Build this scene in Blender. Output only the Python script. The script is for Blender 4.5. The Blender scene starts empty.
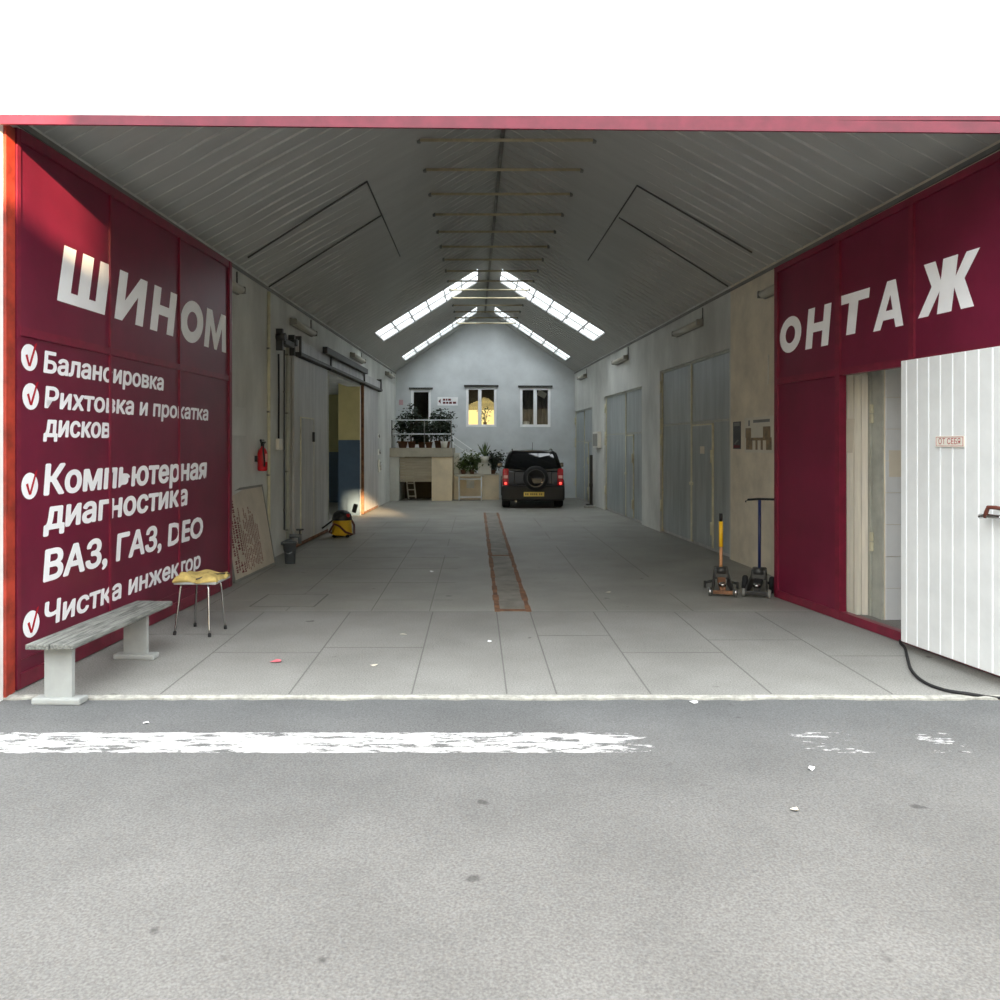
import bpy, bmesh, math, random
from mathutils import Vector, Matrix
from mathutils.geometry import tessellate_polygon
random.seed(7)
C = bpy.context.scene.collection
S = bpy.context.scene

# ---------------------------------------------------------------- camera
K, EYE, HOR = 780.0, 1.65, 445.0
cam = bpy.data.cameras.new('camera'); co = bpy.data.objects.new('camera', cam); C.objects.link(co)
co.location = (0, 0, EYE); co.rotation_euler = (math.pi/2, 0, 0)
cam.sensor_width = 36; cam.lens = K/1000*36; cam.shift_y = -(500-HOR)/1000
cam.clip_end = 300
S.camera = co
# ---------------------------------------------------------------- light
SKY_STRENGTH, SKY_COLOUR, HORIZON, ZENITH = 1.0, (0.94, 0.975, 1.0), 1.0, 3.8
w = bpy.data.worlds.new('sky'); S.world = w; w.use_nodes = True
bg = w.node_tree.nodes['Background']; bg.inputs[1].default_value = SKY_STRENGTH
_nt = w.node_tree; _tc = _nt.nodes.new('ShaderNodeTexCoord'); _sx = _nt.nodes.new('ShaderNodeSeparateXYZ'); _mr = _nt.nodes.new('ShaderNodeMapRange'); _mc = _nt.nodes.new('ShaderNodeVectorMath')
_mr.inputs['From Min'].default_value = 0; _mr.inputs['From Max'].default_value = 1; _mr.inputs['To Min'].default_value = HORIZON; _mr.inputs['To Max'].default_value = ZENITH
_mc.operation = 'SCALE'; _mc.inputs[0].default_value = SKY_COLOUR
_nt.links.new(_tc.outputs['Generated'], _sx.inputs[0]); _nt.links.new(_sx.outputs[2], _mr.inputs['Value']); _nt.links.new(_mr.outputs[0], _mc.inputs['Scale']); _nt.links.new(_mc.outputs[0], bg.inputs[0])
S.cycles.max_bounces = 16; S.cycles.diffuse_bounces = 12; S.cycles.transparent_max_bounces = 12
SUN_DIR = Vector((-0.35, 1, -0.205)).normalized()
sl = bpy.data.lights.new('sun', 'SUN'); sl.energy = 14; sl.angle = math.radians(0.6); sl.color = (1, .70, .40)
so = bpy.data.objects.new('sun', sl); C.objects.link(so); so.location = (8, -20, 12)
so.rotation_euler = SUN_DIR.to_track_quat('-Z', 'Y').to_euler()
S.view_settings.view_transform = 'Standard'; S.view_settings.look = 'None'; S.view_settings.gamma = 1
S.view_settings.use_curve_mapping = False
S.view_settings.exposure = 0.92

# ---------------------------------------------------------------- materials
def lin(c):
    c = c/255
    return c/12.92 if c <= .04045 else ((c+.055)/1.055)**2.4
def rgb(r, g, b): return (lin(r), lin(g), lin(b), 1)
def mat(name, col, rough=.7, metal=0, var=0, scale=3, bump=0, bscale=60, col2=None, stretch=(1, 1, 1), spec=.5, emit=None, estr=0, trans=0):
    m = bpy.data.materials.new(name); m.use_nodes = True
    nt = m.node_tree; b = nt.nodes['Principled BSDF']
    b.inputs['Base Color'].default_value = rgb(*col); b.inputs['Roughness'].default_value = rough
    b.inputs['Metallic'].default_value = metal; b.inputs['Specular IOR Level'].default_value = spec
    b.inputs['Transmission Weight'].default_value = trans
    if emit: b.inputs['Emission Color'].default_value = rgb(*emit); b.inputs['Emission Strength'].default_value = estr
    tc = nt.nodes.new('ShaderNodeTexCoord'); mp = nt.nodes.new('ShaderNodeMapping')
    mp.inputs['Scale'].default_value = stretch
    nt.links.new(tc.outputs['Object'], mp.inputs['Vector'])
    n = nt.nodes.new('ShaderNodeTexNoise'); n.inputs['Scale'].default_value = scale; n.inputs['Detail'].default_value = 6; n.inputs['Roughness'].default_value = .62
    nt.links.new(mp.outputs[0], n.inputs['Vector'])
    cr = nt.nodes.new('ShaderNodeValToRGB')
    c2 = col2 or tuple(max(0, x*(1-var)) for x in col)
    cr.color_ramp.elements[0].position = .36; cr.color_ramp.elements[1].position = .64
    cr.color_ramp.elements[0].color = rgb(*c2); cr.color_ramp.elements[1].color = rgb(*col)
    nt.links.new(n.outputs['Fac'], cr.inputs[0])
    nt.links.new(cr.outputs[0], b.inputs['Base Color'])
    if bump:
        n2 = nt.nodes.new('ShaderNodeTexNoise'); n2.inputs['Scale'].default_value = bscale; n2.inputs['Detail'].default_value = 4
        nt.links.new(mp.outputs[0], n2.inputs['Vector'])
        bp = nt.nodes.new('ShaderNodeBump'); bp.inputs['Strength'].default_value = bump; bp.inputs['Distance'].default_value = .01
        nt.links.new(n2.outputs['Fac'], bp.inputs['Height']); nt.links.new(bp.outputs[0], b.inputs['Normal'])
    return m
M = {}
M['maroon'] = mat('maroon_paint', (110, 29, 54), .32, var=.12, scale=2, bump=.04, bscale=8)
M['maroon_frame'] = mat('maroon_frame_paint', (120, 33, 54), .35, var=.15, scale=8)
M['red_post'] = mat('sunlit_faded_red', (178, 62, 44), .5, var=.3, scale=6)  # weathered red with the sunlit orange put into the colour
M['white_letter'] = mat('white_lettering', (250, 251, 252), .45, var=.04)
M['red_mark'] = mat('red_mark', (170, 24, 40), .5)
M['wall_grey'] = mat('grey_painted_render', (214, 216, 210), .75, var=.14, scale=1.1, bump=.15, bscale=30, stretch=(1, 1, .5))
M['wall_back'] = mat('skylit_grey_render', (212, 218, 220), .75, var=.08, scale=1.2, bump=.1, bscale=30)  # bluish cast from the skylights put into the wall colour
M['pier'] = mat('pier_warm_tone', (232, 222, 200), .7, var=.13, scale=1.6, bump=.2, bscale=25)  # warmer in tone than the grey walls
M['facade'] = mat('white_facade', (240, 240, 238), .7, var=.04, scale=2)
M['ceiling'] = mat('grey_ceiling_boards', (182, 183, 178), .6, var=.05, scale=1.2, stretch=(.6, 3, 1))
M['rib'] = mat('pale_board_seam', (206, 206, 200), .6, var=.1)
M['trim_grey'] = mat('grey_trim', (128, 128, 122), .6, var=.12)
M['dark_line'] = mat('dark_cable', (84, 84, 80), .6)
M['gate_grey'] = mat('grey_green_metal', (160, 168, 168), .34, var=.16, scale=2.2, stretch=(2.5, 2.5, .35), bump=.05, bscale=6)
M['gate_grey2'] = mat('grey_metal_sheet', (186, 186, 184), .42, var=.14, scale=2.2, stretch=(2.5, 2.5, .35))
M['gate_frame'] = mat('gate_frame_metal', (182, 184, 172), .5, var=.12, scale=5)
M['cream_edge'] = mat('cream_metal_edge', (216, 212, 182), .5, var=.12, scale=5)
M['steel'] = mat('steel', (190, 190, 188), .25, metal=1, var=.1)
M['chrome'] = mat('chrome', (225, 225, 225), .12, metal=1)
M['dark_metal'] = mat('dark_metal', (74, 74, 72), .5, metal=.5, var=.2)
M['rust'] = mat('rusty_steel', (140, 98, 68), .8, var=.35, scale=9)
M['black'] = mat('black_plastic', (24, 24, 25), .45)
M['rubber'] = mat('black_rubber', (22, 22, 23), .8)
M['grey_plastic'] = mat('grey_plastic', (92, 98, 102), .5, var=.1)
M['white_plastic'] = mat('white_plastic', (222, 220, 208), .4)
M['red_paint'] = mat('red_enamel', (186, 20, 30), .3)
M['pink_label'] = mat('pale_label', (228, 170, 160), .6)
M['yellow'] = mat('yellow_plastic', (226, 184, 40), .4, var=.12)
M['yellow_paint'] = mat('yellow_paint', (238, 186, 30), .4)
M['blue_paint'] = mat('dark_blue_paint', (34, 44, 92), .4, var=.15)
M['peach'] = mat('worn_orange_paint', (206, 150, 104), .6, var=.2, scale=14)
M['cloth'] = mat('yellow_cloth', (198, 174, 104), .9, var=.2, scale=14)
M['wood_grey'] = mat('weathered_grey_wood', (132, 134, 128), .85, var=.42, scale=7, stretch=(9, .8, 9), bump=.5, bscale=22)
M['leg_grey'] = mat('grey_painted_wood', (160, 163, 160), .7, var=.08, scale=5)
M['plank_white'] = mat('white_plank_paint', (218, 220, 218), .4, var=.05, scale=3)
M['plank_cream'] = mat('cream_plank_paint', (240, 234, 218), .5, var=.08, scale=4, stretch=(6, 6, .4))
M['tile_white'] = mat('white_tile', (224, 226, 226), .2, var=.03)
M['paper'] = mat('paper', (222, 214, 196), .8, var=.05)
M['concrete_pale'] = mat('pale_concrete', (176, 175, 166), .9, var=.2, scale=20, bump=.5, bscale=40)
M['joint_faint'] = mat('faint_joint', (116, 115, 108), .9)
M['joint'] = mat('dark_joint', (104, 103, 99), .9)
M['warm_lit_wall'] = mat('warm_lit_render', (240, 224, 192), .8, var=.08, scale=1.5)  # warm light on the low walls at the back is put into this colour
M['slab_grey'] = mat('grey_slab', (186, 180, 162), .8, var=.1, scale=2)
M['shutter'] = mat('beige_shutter', (178, 168, 146), .6, var=.1, stretch=(.5, .5, 3))
M['frame_white'] = mat('white_window_frame', (244, 247, 248), .4)
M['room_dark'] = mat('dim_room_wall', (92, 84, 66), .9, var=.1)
M['curtain'] = mat('grey_curtain', (128, 122, 112), .9, var=.15, scale=2)
M['leaf'] = mat('dark_green_leaves', (40, 58, 36), .6, var=.4, scale=9)
M['leaf2'] = mat('olive_leaves', (92, 112, 56), .6, var=.35, scale=9)
M['stem'] = mat('plant_stem', (70, 62, 44), .8)
M['pot'] = mat('brown_pot', (112, 74, 52), .7, var=.15)
M['pot_white'] = mat('white_pot', (214, 212, 200), .5, var=.06)
M['cream_wall'] = mat('cream_wall_paint', (196, 186, 132), .7, var=.05)
M['olive_wall'] = mat('olive_wall_paint', (176, 172, 124), .7, var=.05)
M['blue_wall'] = mat('blue_wall_paint', (70, 92, 112), .6, var=.08)
M['board'] = mat('cream_sign_board', (190, 180, 162), .6, var=.1, scale=3)
M['maroon_ink'] = mat('maroon_ink', (104, 36, 44), .7)
M['car_black'] = mat('black_car_paint', (8, 8, 10), .05, spec=.5)
M['car_glass'] = mat('dark_car_glass', (6, 8, 11), .03, spec=.8)
M['red_lens'] = mat('red_lamp_lens', (170, 12, 30), .15)
M['glint_lens'] = mat('red_glint_glow', (255, 90, 80), .2, emit=(255, 80, 70), estr=.8)  # reflected glint on the tail lamps, put in as a weak glow
M['plate_yellow'] = mat('yellow_number_plate', (228, 196, 96), .5)
M['tube_pale'] = mat('pale_yellow_tube', (188, 176, 142), .45, var=.12, scale=6)
M['lamp_body'] = mat('grey_lamp_housing', (150, 148, 138), .5, var=.1)
M['lamp_lens'] = mat('ribbed_lamp_cover', (188, 184, 168), .3, var=.06)
M['skyframe'] = mat('skylight_frame', (150, 152, 150), .5)
M['building'] = mat('beige_building', (206, 190, 156), .85, var=.08, scale=.5)
M['hose_red'] = mat('brown_hose', (92, 44, 32), .5)
M['pink'] = mat('pink_paper', (214, 110, 120), .8)
def glass(name, col=(255, 255, 255), rough=0.0, ior=1.5):
    m = bpy.data.materials.new(name); m.use_nodes = True; nt = m.node_tree
    for n in list(nt.nodes): nt.nodes.remove(n)
    o = nt.nodes.new('ShaderNodeOutputMaterial'); mx = nt.nodes.new('ShaderNodeMixShader')
    t = nt.nodes.new('ShaderNodeBsdfTransparent'); g = nt.nodes.new('ShaderNodeBsdfGlossy')
    fr = nt.nodes.new('ShaderNodeFresnel'); fr.inputs[0].default_value = ior
    t.inputs[0].default_value = rgb(*col); g.inputs['Roughness'].default_value = rough
    nt.links.new(fr.outputs[0], mx.inputs[0]); nt.links.new(t.outputs[0], mx.inputs[1]); nt.links.new(g.outputs[0], mx.inputs[2])
    nt.links.new(mx.outputs[0], o.inputs[0]); return m
M['glass'] = glass('window_glass', (235, 240, 238))
M['skyglass'] = glass('skylight_glass', (250, 253, 255), ior=1.15)

def node_ground(name, base, dark, paint=False):
    m = bpy.data.materials.new(name); m.use_nodes = True; nt = m.node_tree; L = nt.links.new
    b = nt.nodes['Principled BSDF']; b.inputs['Roughness'].default_value = .85
    tc = nt.nodes.new('ShaderNodeTexCoord')
    def noise(scale, det=8, rough=.6, vec=None):
        n = nt.nodes.new('ShaderNodeTexNoise'); n.inputs['Scale'].default_value = scale; n.inputs['Detail'].default_value = det; n.inputs['Roughness'].default_value = rough
        L(vec or tc.outputs['Object'], n.inputs['Vector']); return n.outputs['Fac']
    def ramp(fac, p0, c0, p1, c1):
        r = nt.nodes.new('ShaderNodeValToRGB'); r.color_ramp.elements[0].position = p0; r.color_ramp.elements[1].position = p1
        r.color_ramp.elements[0].color = c0; r.color_ramp.elements[1].color = c1; L(fac, r.inputs[0]); return r.outputs[0]
    def mix(fac, a, c, mode='MIX'):
        x = nt.nodes.new('ShaderNodeMixRGB'); x.blend_type = mode
        for i, v in ((0, fac), (1, a), (2, c)):
            if hasattr(v, 'links'): L(v, x.inputs[i])
            else: x.inputs[i].default_value = v
        return x.outputs[0]
    def math_(op, a, c=0.0, d=None):
        x = nt.nodes.new('ShaderNodeMath'); x.operation = op
        for i, v in enumerate((a, c) if d is None else (a, c, d)):
            if hasattr(v, 'links'): L(v, x.inputs[i])
            else: x.inputs[i].default_value = v
        return x.outputs[0]
    col = ramp(noise(1.2), .35, rgb(*dark), .65, rgb(*base))
    grain = ramp(noise(90, 3), .3, (.62, .62, .62, 1), .7, (1.2, 1.2, 1.2, 1))
    col = mix(1.0, col, grain, 'MULTIPLY')
    spots = ramp(noise(6.5, 2, .4), .225, (.5, .5, .5, 1), .265, (1, 1, 1, 1))
    col = mix(1.0, col, spots, 'MULTIPLY')
    if paint:
        sx = nt.nodes.new('ShaderNodeSeparateXYZ'); L(tc.outputs['Object'], sx.inputs[0])
        X, Y = sx.outputs[0], sx.outputs[1]
        wob = math_('MULTIPLY', math_('SUBTRACT', noise(9, 4), .5), .05)
        yy = math_('ADD', Y, wob)
        band = math_('MULTIPLY', math_('GREATER_THAN', yy, 4.235), math_('LESS_THAN', yy, 4.53))
        # wear: solid on the left, fading out to the right, two worn remnants further on
        fade = math_('SMOOTH_MIN', 1.0, 1.0, .1)
        def step(x0, x1):
            mr = nt.nodes.new('ShaderNodeMapRange'); mr.interpolation_type = 'SMOOTHSTEP'
            mr.inputs['From Min'].default_value = x0; mr.inputs['From Max'].default_value = x1; L(X, mr.inputs['Value']); return mr.outputs[0]
        pres = math_('SUBTRACT', 1.0, step(.55, 1.15))
        rem1 = math_('MULTIPLY', step(1.5, 1.8), math_('SUBTRACT', 1.0, step(1.95, 2.3)))
        rem2 = math_('MULTIPLY', step(2.25, 2.4), math_('SUBTRACT', 1.0, step(2.55, 2.7)))
        pres = math_('ADD', pres, math_('MULTIPLY', math_('ADD', rem1, rem2), .74))
        mp = nt.nodes.new('ShaderNodeMapping'); mp.inputs['Scale'].default_value = (.45, 1.6, 1); L(tc.outputs['Object'], mp.inputs[0])
        wear = noise(11, 8, .75, mp.outputs[0])
        thr = math_('SUBTRACT', .82, math_('MULTIPLY', pres, .366))
        solid = math_('GREATER_THAN', wear, thr)
        f = math_('MULTIPLY', math_('MULTIPLY', band, solid), .9)
        col = mix(f, col, rgb(174, 175, 175))
    L(col, b.inputs['Base Color'])
    bp = nt.nodes.new('ShaderNodeBump'); bp.inputs['Strength'].default_value = .35; bp.inputs['Distance'].default_value = .006
    L(noise(140, 3), bp.inputs['Height']); L(bp.outputs[0], b.inputs['Normal'])
    return m
M['asphalt'] = node_ground('asphalt', (101, 102, 102), (90, 91, 91), True)
M['floor'] = node_ground('hall_concrete', (147, 146, 138), (129, 128, 120))
M['apron'] = node_ground('apron_concrete', (144, 143, 138), (131, 130, 125))
M['floor'].node_tree.nodes['Principled BSDF'].inputs['Roughness'].default_value = .5

# ---------------------------------------------------------------- mesh helpers
class MB:
    def __init__(s): s.bm = bmesh.new()
    def face(s, pts, smooth=False):
        f = s.bm.faces.new([s.bm.verts.new(p) for p in pts]); f.smooth = smooth; return f
    def box(s, x0, x1, y0, y1, z0, z1, bev=0, mtx=None):
        r = bmesh.ops.create_cube(s.bm, size=1)
        bmesh.ops.transform(s.bm, matrix=Matrix.Translation(((x0+x1)/2, (y0+y1)/2, (z0+z1)/2)) @ Matrix.Diagonal((abs(x1-x0), abs(y1-y0), abs(z1-z0), 1)), verts=r['verts'])
        vs = r['verts']
        if bev:
            es = list({e for v in vs for e in v.link_edges})
            b = bmesh.ops.bevel(s.bm, geom=es, offset=bev, segments=2, affect='EDGES', profile=.6)
            vs = list({v for v in b['verts']} | {v for v in vs if v.is_valid})
        if mtx is not None: bmesh.ops.transform(s.bm, matrix=mtx, verts=[v for v in vs if v.is_valid])
        return s
    def hexa(s, p):   # 8 points: bottom 4 ccw, top 4 ccw
        v = [s.bm.verts.new(q) for q in p]
        for f in ((3, 2, 1, 0), (4, 5, 6, 7), (0, 1, 5, 4), (1, 2, 6, 5), (2, 3, 7, 6), (3, 0, 4, 7)): s.bm.faces.new([v[i] for i in f])
        return s
    def cyl(s, p0, p1, r0, r1=None, seg=12, cap=True):
        p0, p1 = Vector(p0), Vector(p1); r1 = r0 if r1 is None else r1
        q = (p1-p0).to_track_quat('Z', 'Y').to_matrix(); rings = []
        for p, r in ((p0, r0), (p1, r1)):
            rings.append([s.bm.verts.new(p+q@Vector((r*math.cos(2*math.pi*i/seg), r*math.sin(2*math.pi*i/seg), 0))) for i in range(seg)])
        for i in range(seg):
            f = s.bm.faces.new((rings[0][i], rings[0][(i+1) % seg], rings[1][(i+1) % seg], rings[1][i])); f.smooth = True
        if cap:
            s.bm.faces.new(rings[0][::-1]); s.bm.faces.new(rings[1])
        return s
    def tube(s, pts, r, seg=8):
        pts = [Vector(p) for p in pts]; rings = []
        for i, p in enumerate(pts):
            d = (pts[min(i+1, len(pts)-1)]-pts[max(i-1, 0)]).normalized()
            q = d.to_track_quat('Z', 'Y').to_matrix()
            rings.append([s.bm.verts.new(p+q@Vector((r*math.cos(2*math.pi*k/seg), r*math.sin(2*math.pi*k/seg), 0))) for k in range(seg)])
        for a, b in zip(rings, rings[1:]):
            ofs = min(range(seg), key=lambda o: (a[0].co-b[o].co).length)
            for k in range(seg):
                f = s.bm.faces.new((a[k], a[(k+1) % seg], b[(k+1+ofs) % seg], b[(k+ofs) % seg])); f.smooth = True
        s.bm.faces.new(rings[0][::-1]); s.bm.faces.new(rings[-1]); return s
    def lathe(s, prof, cx=0, cy=0, seg=20, mtx=None):
        rings = []; new = []
        for r, z in prof:
            if r < 1e-5: v = [s.bm.verts.new((cx, cy, z))]
            else: v = [s.bm.verts.new((cx+r*math.cos(2*math.pi*i/seg), cy+r*math.sin(2*math.pi*i/seg), z)) for i in range(seg)]
            rings.append(v); new += v
        for a, b in zip(rings, rings[1:]):
            for i in range(seg):
                j = (i+1) % seg
                if len(a) == 1 and len(b) == 1: continue
                vs = (a[0], b[j], b[i]) if len(a) == 1 else ((a[i], a[j], b[0]) if len(b) == 1 else (a[i], a[j], b[j], b[i]))
                f = s.bm.faces.new(vs); f.smooth = True
        if mtx is not None: bmesh.ops.transform(s.bm, matrix=mtx, verts=new)
        return s
    def prism(s, poly, y0, y1):      # poly of (x,z), extruded along y
        a = [s.bm.verts.new((x, y0, z)) for x, z in poly]; b = [s.bm.verts.new((x, y1, z)) for x, z in poly]
        s.bm.faces.new(a); s.bm.faces.new(b[::-1])
        n = len(poly)
        for i in range(n): s.bm.faces.new((a[i], b[i], b[(i+1) % n], a[(i+1) % n]))
        return s
    def loft(s, rings, smooth=True, cap=True):
        R = [[s.bm.verts.new(p) for p in r] for r in rings]; n = len(R[0])
        for a, b in zip(R, R[1:]):
            for i in range(n):
                f = s.bm.faces.new((a[i], a[(i+1) % n], b[(i+1) % n], b[i])); f.smooth = smooth
        if cap: s.bm.faces.new(R[0][::-1]); s.bm.faces.new(R[-1])
        return s
    def build(s, name, m, parent=None, loc=None, normals=True):
        if normals: bmesh.ops.recalc_face_normals(s.bm, faces=s.bm.faces)
        me = bpy.data.meshes.new(name); s.bm.to_mesh(me); s.bm.free()
        me.materials.append(M[m] if isinstance(m, str) else m)
        o = bpy.data.objects.new(name, me); C.objects.link(o)
        if parent: o.parent = parent
        if loc: o.location = loc
        return o
def tag(o, label=None, cat=None, group=None, kind=None):
    if label: o['label'] = label
    if cat: o['category'] = cat
    if group: o['group'] = group
    if kind: o['kind'] = kind
    return o
def thing(name, label, cat, loc=(0, 0, 0), rz=0, group=None, kind=None):
    o = bpy.data.objects.new(name, None); C.objects.link(o); o.location = loc; o.rotation_euler = (0, 0, rz)
    return tag(o, label, cat, group, kind)
def struct(o): o['kind'] = 'structure'; return o
def gnd(x, y, z=0.0):
    Y = (EYE-z)*K/(y-HOR); return Vector(((x-500)/K*Y, Y, z))
def at(x, y, Y): return Vector(((x-500)/K*Y, Y, EYE-(y-HOR)/K*Y))
class Plane2:       # vertical plane; local x along p0->p1, local -y towards the hall, z up
    def __init__(s, p0, p1):
        s.p0, s.p1 = Vector(p0), Vector(p1); s.d = (s.p1-s.p0).normalized(); s.n = Vector((s.d.y, -s.d.x))
        s.rz = math.atan2(s.d.y, s.d.x); s.len = (s.p1-s.p0).length
    def hit(s, x, y, off=0):
        q = s.p0+s.n*off; r = Vector(((x-500)/K, 1.0))
        # r*t = q + d*u
        det = -r.x*s.d.y+r.y*s.d.x
        t = (-q.x*s.d.y+q.y*s.d.x)/det; u = (r*t-q).dot(s.d)
        return u, EYE-(y-HOR)/K*t
    def pos(s, u, z=0, off=0):
        p = s.p0+s.d*u+s.n*off; return (p.x, p.y, z)
    def empty(s, name, label, cat, u, z=0, off=0, group=None, kind=None): return thing(name, label, cat, s.pos(u, z, off), s.rz, group, kind)
def wall_mesh(L, H, T, openings, u0=0, z0=0):
    us = sorted({u0, L, *[o[0] for o in openings], *[o[1] for o in openings]}); zs = sorted({z0, H, *[o[2] for o in openings], *[o[3] for o in openings]})
    mb = MB()
    for a, b in zip(us, us[1:]):
        run = None
        for c, d in zip(zs, zs[1:]):
            cu, cz = (a+b)/2, (c+d)/2
            hole = any(o[0] < cu < o[1] and o[2] < cz < o[3] for o in openings)
            if not hole: run = [c, d] if run is None else [run[0], d]
            if hole and run: mb.box(a, b, 0, T, *run); run = None
        if run: mb.box(a, b, 0, T, *run)
    return mb
_fcache = {}
def text_polys(txt):
    """outline loops of the text, each outer contour filled on its own with its holes"""
    cu = bpy.data.curves.new('t', 'FONT'); cu.body = txt; cu.resolution_u = 3; cu.fill_mode = 'NONE'
    o = bpy.data.objects.new('t', cu); C.objects.link(o)
    dg = bpy.context.evaluated_depsgraph_get(); me = o.evaluated_get(dg).to_mesh()
    co_ = [v.co.copy() for v in me.vertices]; nxt = {}
    for e in me.edges:
        a, b = e.vertices; nxt.setdefault(a, []).append(b); nxt.setdefault(b, []).append(a)
    o.evaluated_get(dg).to_mesh_clear(); bpy.data.objects.remove(o); bpy.data.curves.remove(cu)
    loops, seen = [], set()
    for st_ in sorted(nxt):
        if st_ in seen: continue
        lp, cur, prev = [], st_, None
        while cur not in seen:
            seen.add(cur); lp.append(cur); c_ = [q for q in nxt[cur] if q != prev and q not in seen]
            prev, cur = cur, (c_[0] if c_ else st_)
        if len(lp) > 2:
            step = 1 if (lp[1]-lp[0]) in (1,) or lp[1] > lp[0] else -1
            loops.append([co_[k] for k in (lp if lp == sorted(lp) else sorted(lp))])
    def area(l): return sum(a.x*b.y-b.x*a.y for a, b in zip(l, l[1:]+l[:1]))/2
    def inside(p, l):
        r = False
        for a, b in zip(l, l[1:]+l[:1]):
            if (a.y > p.y) != (b.y > p.y) and p.x < (b.x-a.x)*(p.y-a.y)/(b.y-a.y)+a.x: r = not r
        return r
    holes = [l for l in loops if any(m is not l and (area(l) > 0) != (area(m) > 0) and all(inside(p, m) for p in l) for m in loops)]
    outs = [l for l in loops if not any(l is h for h in holes)]
    vs, fs = [], []
    for l in outs:
        g = [l]+[h for h in holes if all(inside(p, l) for p in h)]
        tris = tessellate_polygon([[Vector((p.x, p.y, 0)) for p in q] for q in g]); b = len(vs)
        for q in g: vs += q
        fs += [[b+k for k in t] for t in tris]
    return vs, fs
def put_text(mb, txt, u0, u1, z0, cap, y, weight=.03, shear=.2, ref='H', part=None):
    """text on a plane: baseline from u0 to u1 at height z0, capital height cap, lying at local depth y"""
    vs, fs = text_polys(txt); rv, _ = text_polys(ref)
    zr0, zr1 = min(v.y for v in rv), max(v.y for v in rv)
    x0, x1 = min(v.x for v in vs), max(v.x for v in vs)
    ru, rz = weight*cap, weight*cap*.55
    keep = fs
    if part:      # one word of the line
        lo = max((v.x for v in text_polys(txt[:part[0]].rstrip())[0]), default=-1)+.01 if part[0] else -9
        hi = max(v.x for v in text_polys(txt[:part[1]])[0])+.01
        keep = [f for f in fs if lo < sum(vs[i].x for i in f)/len(f) < hi]
    kz = (cap-2*rz)/(zr1-zr0); kx = (u1-u0-2*ru)/(x1-x0)
    offs = [(0, 0)] if weight < .02 else [(ru*math.cos(a*math.pi/6), rz*math.sin(a*math.pi/6)) for a in range(12)]+[(ru*.5, 0), (-ru*.5, 0)]
    for n_, (du, dz) in enumerate(offs):
        nv = {}
        for i in sorted({q for f in keep for q in f}):
            v = vs[i]; zz = (v.y-zr0)*kz+rz+dz
            nv[i] = mb.bm.verts.new((u0+ru+(v.x-x0)*kx+du+zz*shear, y-n_*.00005, z0+zz))
        for f in keep:
            try: mb.bm.faces.new([nv[i] for i in f])
            except ValueError: pass
def letters(name, parent, m, items, y, thick=.002):
    mb = MB()
    for it in items: put_text(mb, *it[:5], y=y, **(it[5] if len(it) > 5 else {}))
    return mb.build(name, m, parent, normals=False)

# ---------------------------------------------------------------- the planes of the place
WL = Plane2((-3.345, 4.9), (-3.25, 24.3))
WR = Plane2((2.323, 24.3), (3.807, 4.9))
WB = Plane2((-3.6, 24.3), (2.7, 24.3))
LEAFL = Plane2((-3.24, 5.25), (-3.142, 9.08))
LEAFR = Plane2((2.997, 8.47), (3.63, 5.16))
BACKY, FRONTY = 24.3, 5.12
EAVE, RIDGE = 3.93, 5.82
def xl(Y): return WL.p0.x+(Y-4.9)/19.4*(WL.p1.x-WL.p0.x)
def xr(Y): return WR.p1.x+(Y-4.9)/19.4*(WR.p0.x-WR.p1.x)
def roof(side, t, Y, dz=0):     # t 0 ridge .. 1 eave
    xc = (xl(Y)+xr(Y))/2; xe = xr(Y) if side > 0 else xl(Y)
    return Vector((xc+(xe-xc)*t, Y, RIDGE+(EAVE-RIDGE)*t+dz))

# ---------------------------------------------------------------- ground, floor, facade
mb = MB(); mb.box(-40, 40, -20, FRONTY, -.3, -.02); struct(mb.build('ground', 'asphalt'))
mb = MB(); mb.hexa([(-3.8, 7.75, -.2), (5.4, 7.75, -.2), (5.4, 24.6, -.2), (-7, 24.6, -.2), (-3.8, 7.75, 0), (5.4, 7.75, 0), (5.4, 24.6, 0), (-7, 24.6, 0)])
fl = struct(mb.build('floor', 'floor'))
mb = MB(); mb.box(-3.9, 5.4, FRONTY+.02, 7.75, -.2, 0); struct(mb.build('floor_apron', 'apron'))
mb = MB()
pts_f, pts_b = [], []
n = 90
for i in range(n+1):
    x = -3.9+9.3*i/n
    pts_f.append((x, FRONTY-.004+random.uniform(-.02, .012))); pts_b.append((x, FRONTY+.022+random.uniform(-.008, .012)))
for i in range(n):
    a, b, c, d = pts_f[i], pts_f[i+1], pts_b[i+1], pts_b[i]
    mb.hexa([(*a, -.06), (*b, -.06), (*c, -.06), (*d, -.06), (*a, -.008), (*b, -.008), (*c, .002), (*d, .002)])
struct(mb.build('trim_1', 'concrete_pale'))
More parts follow.
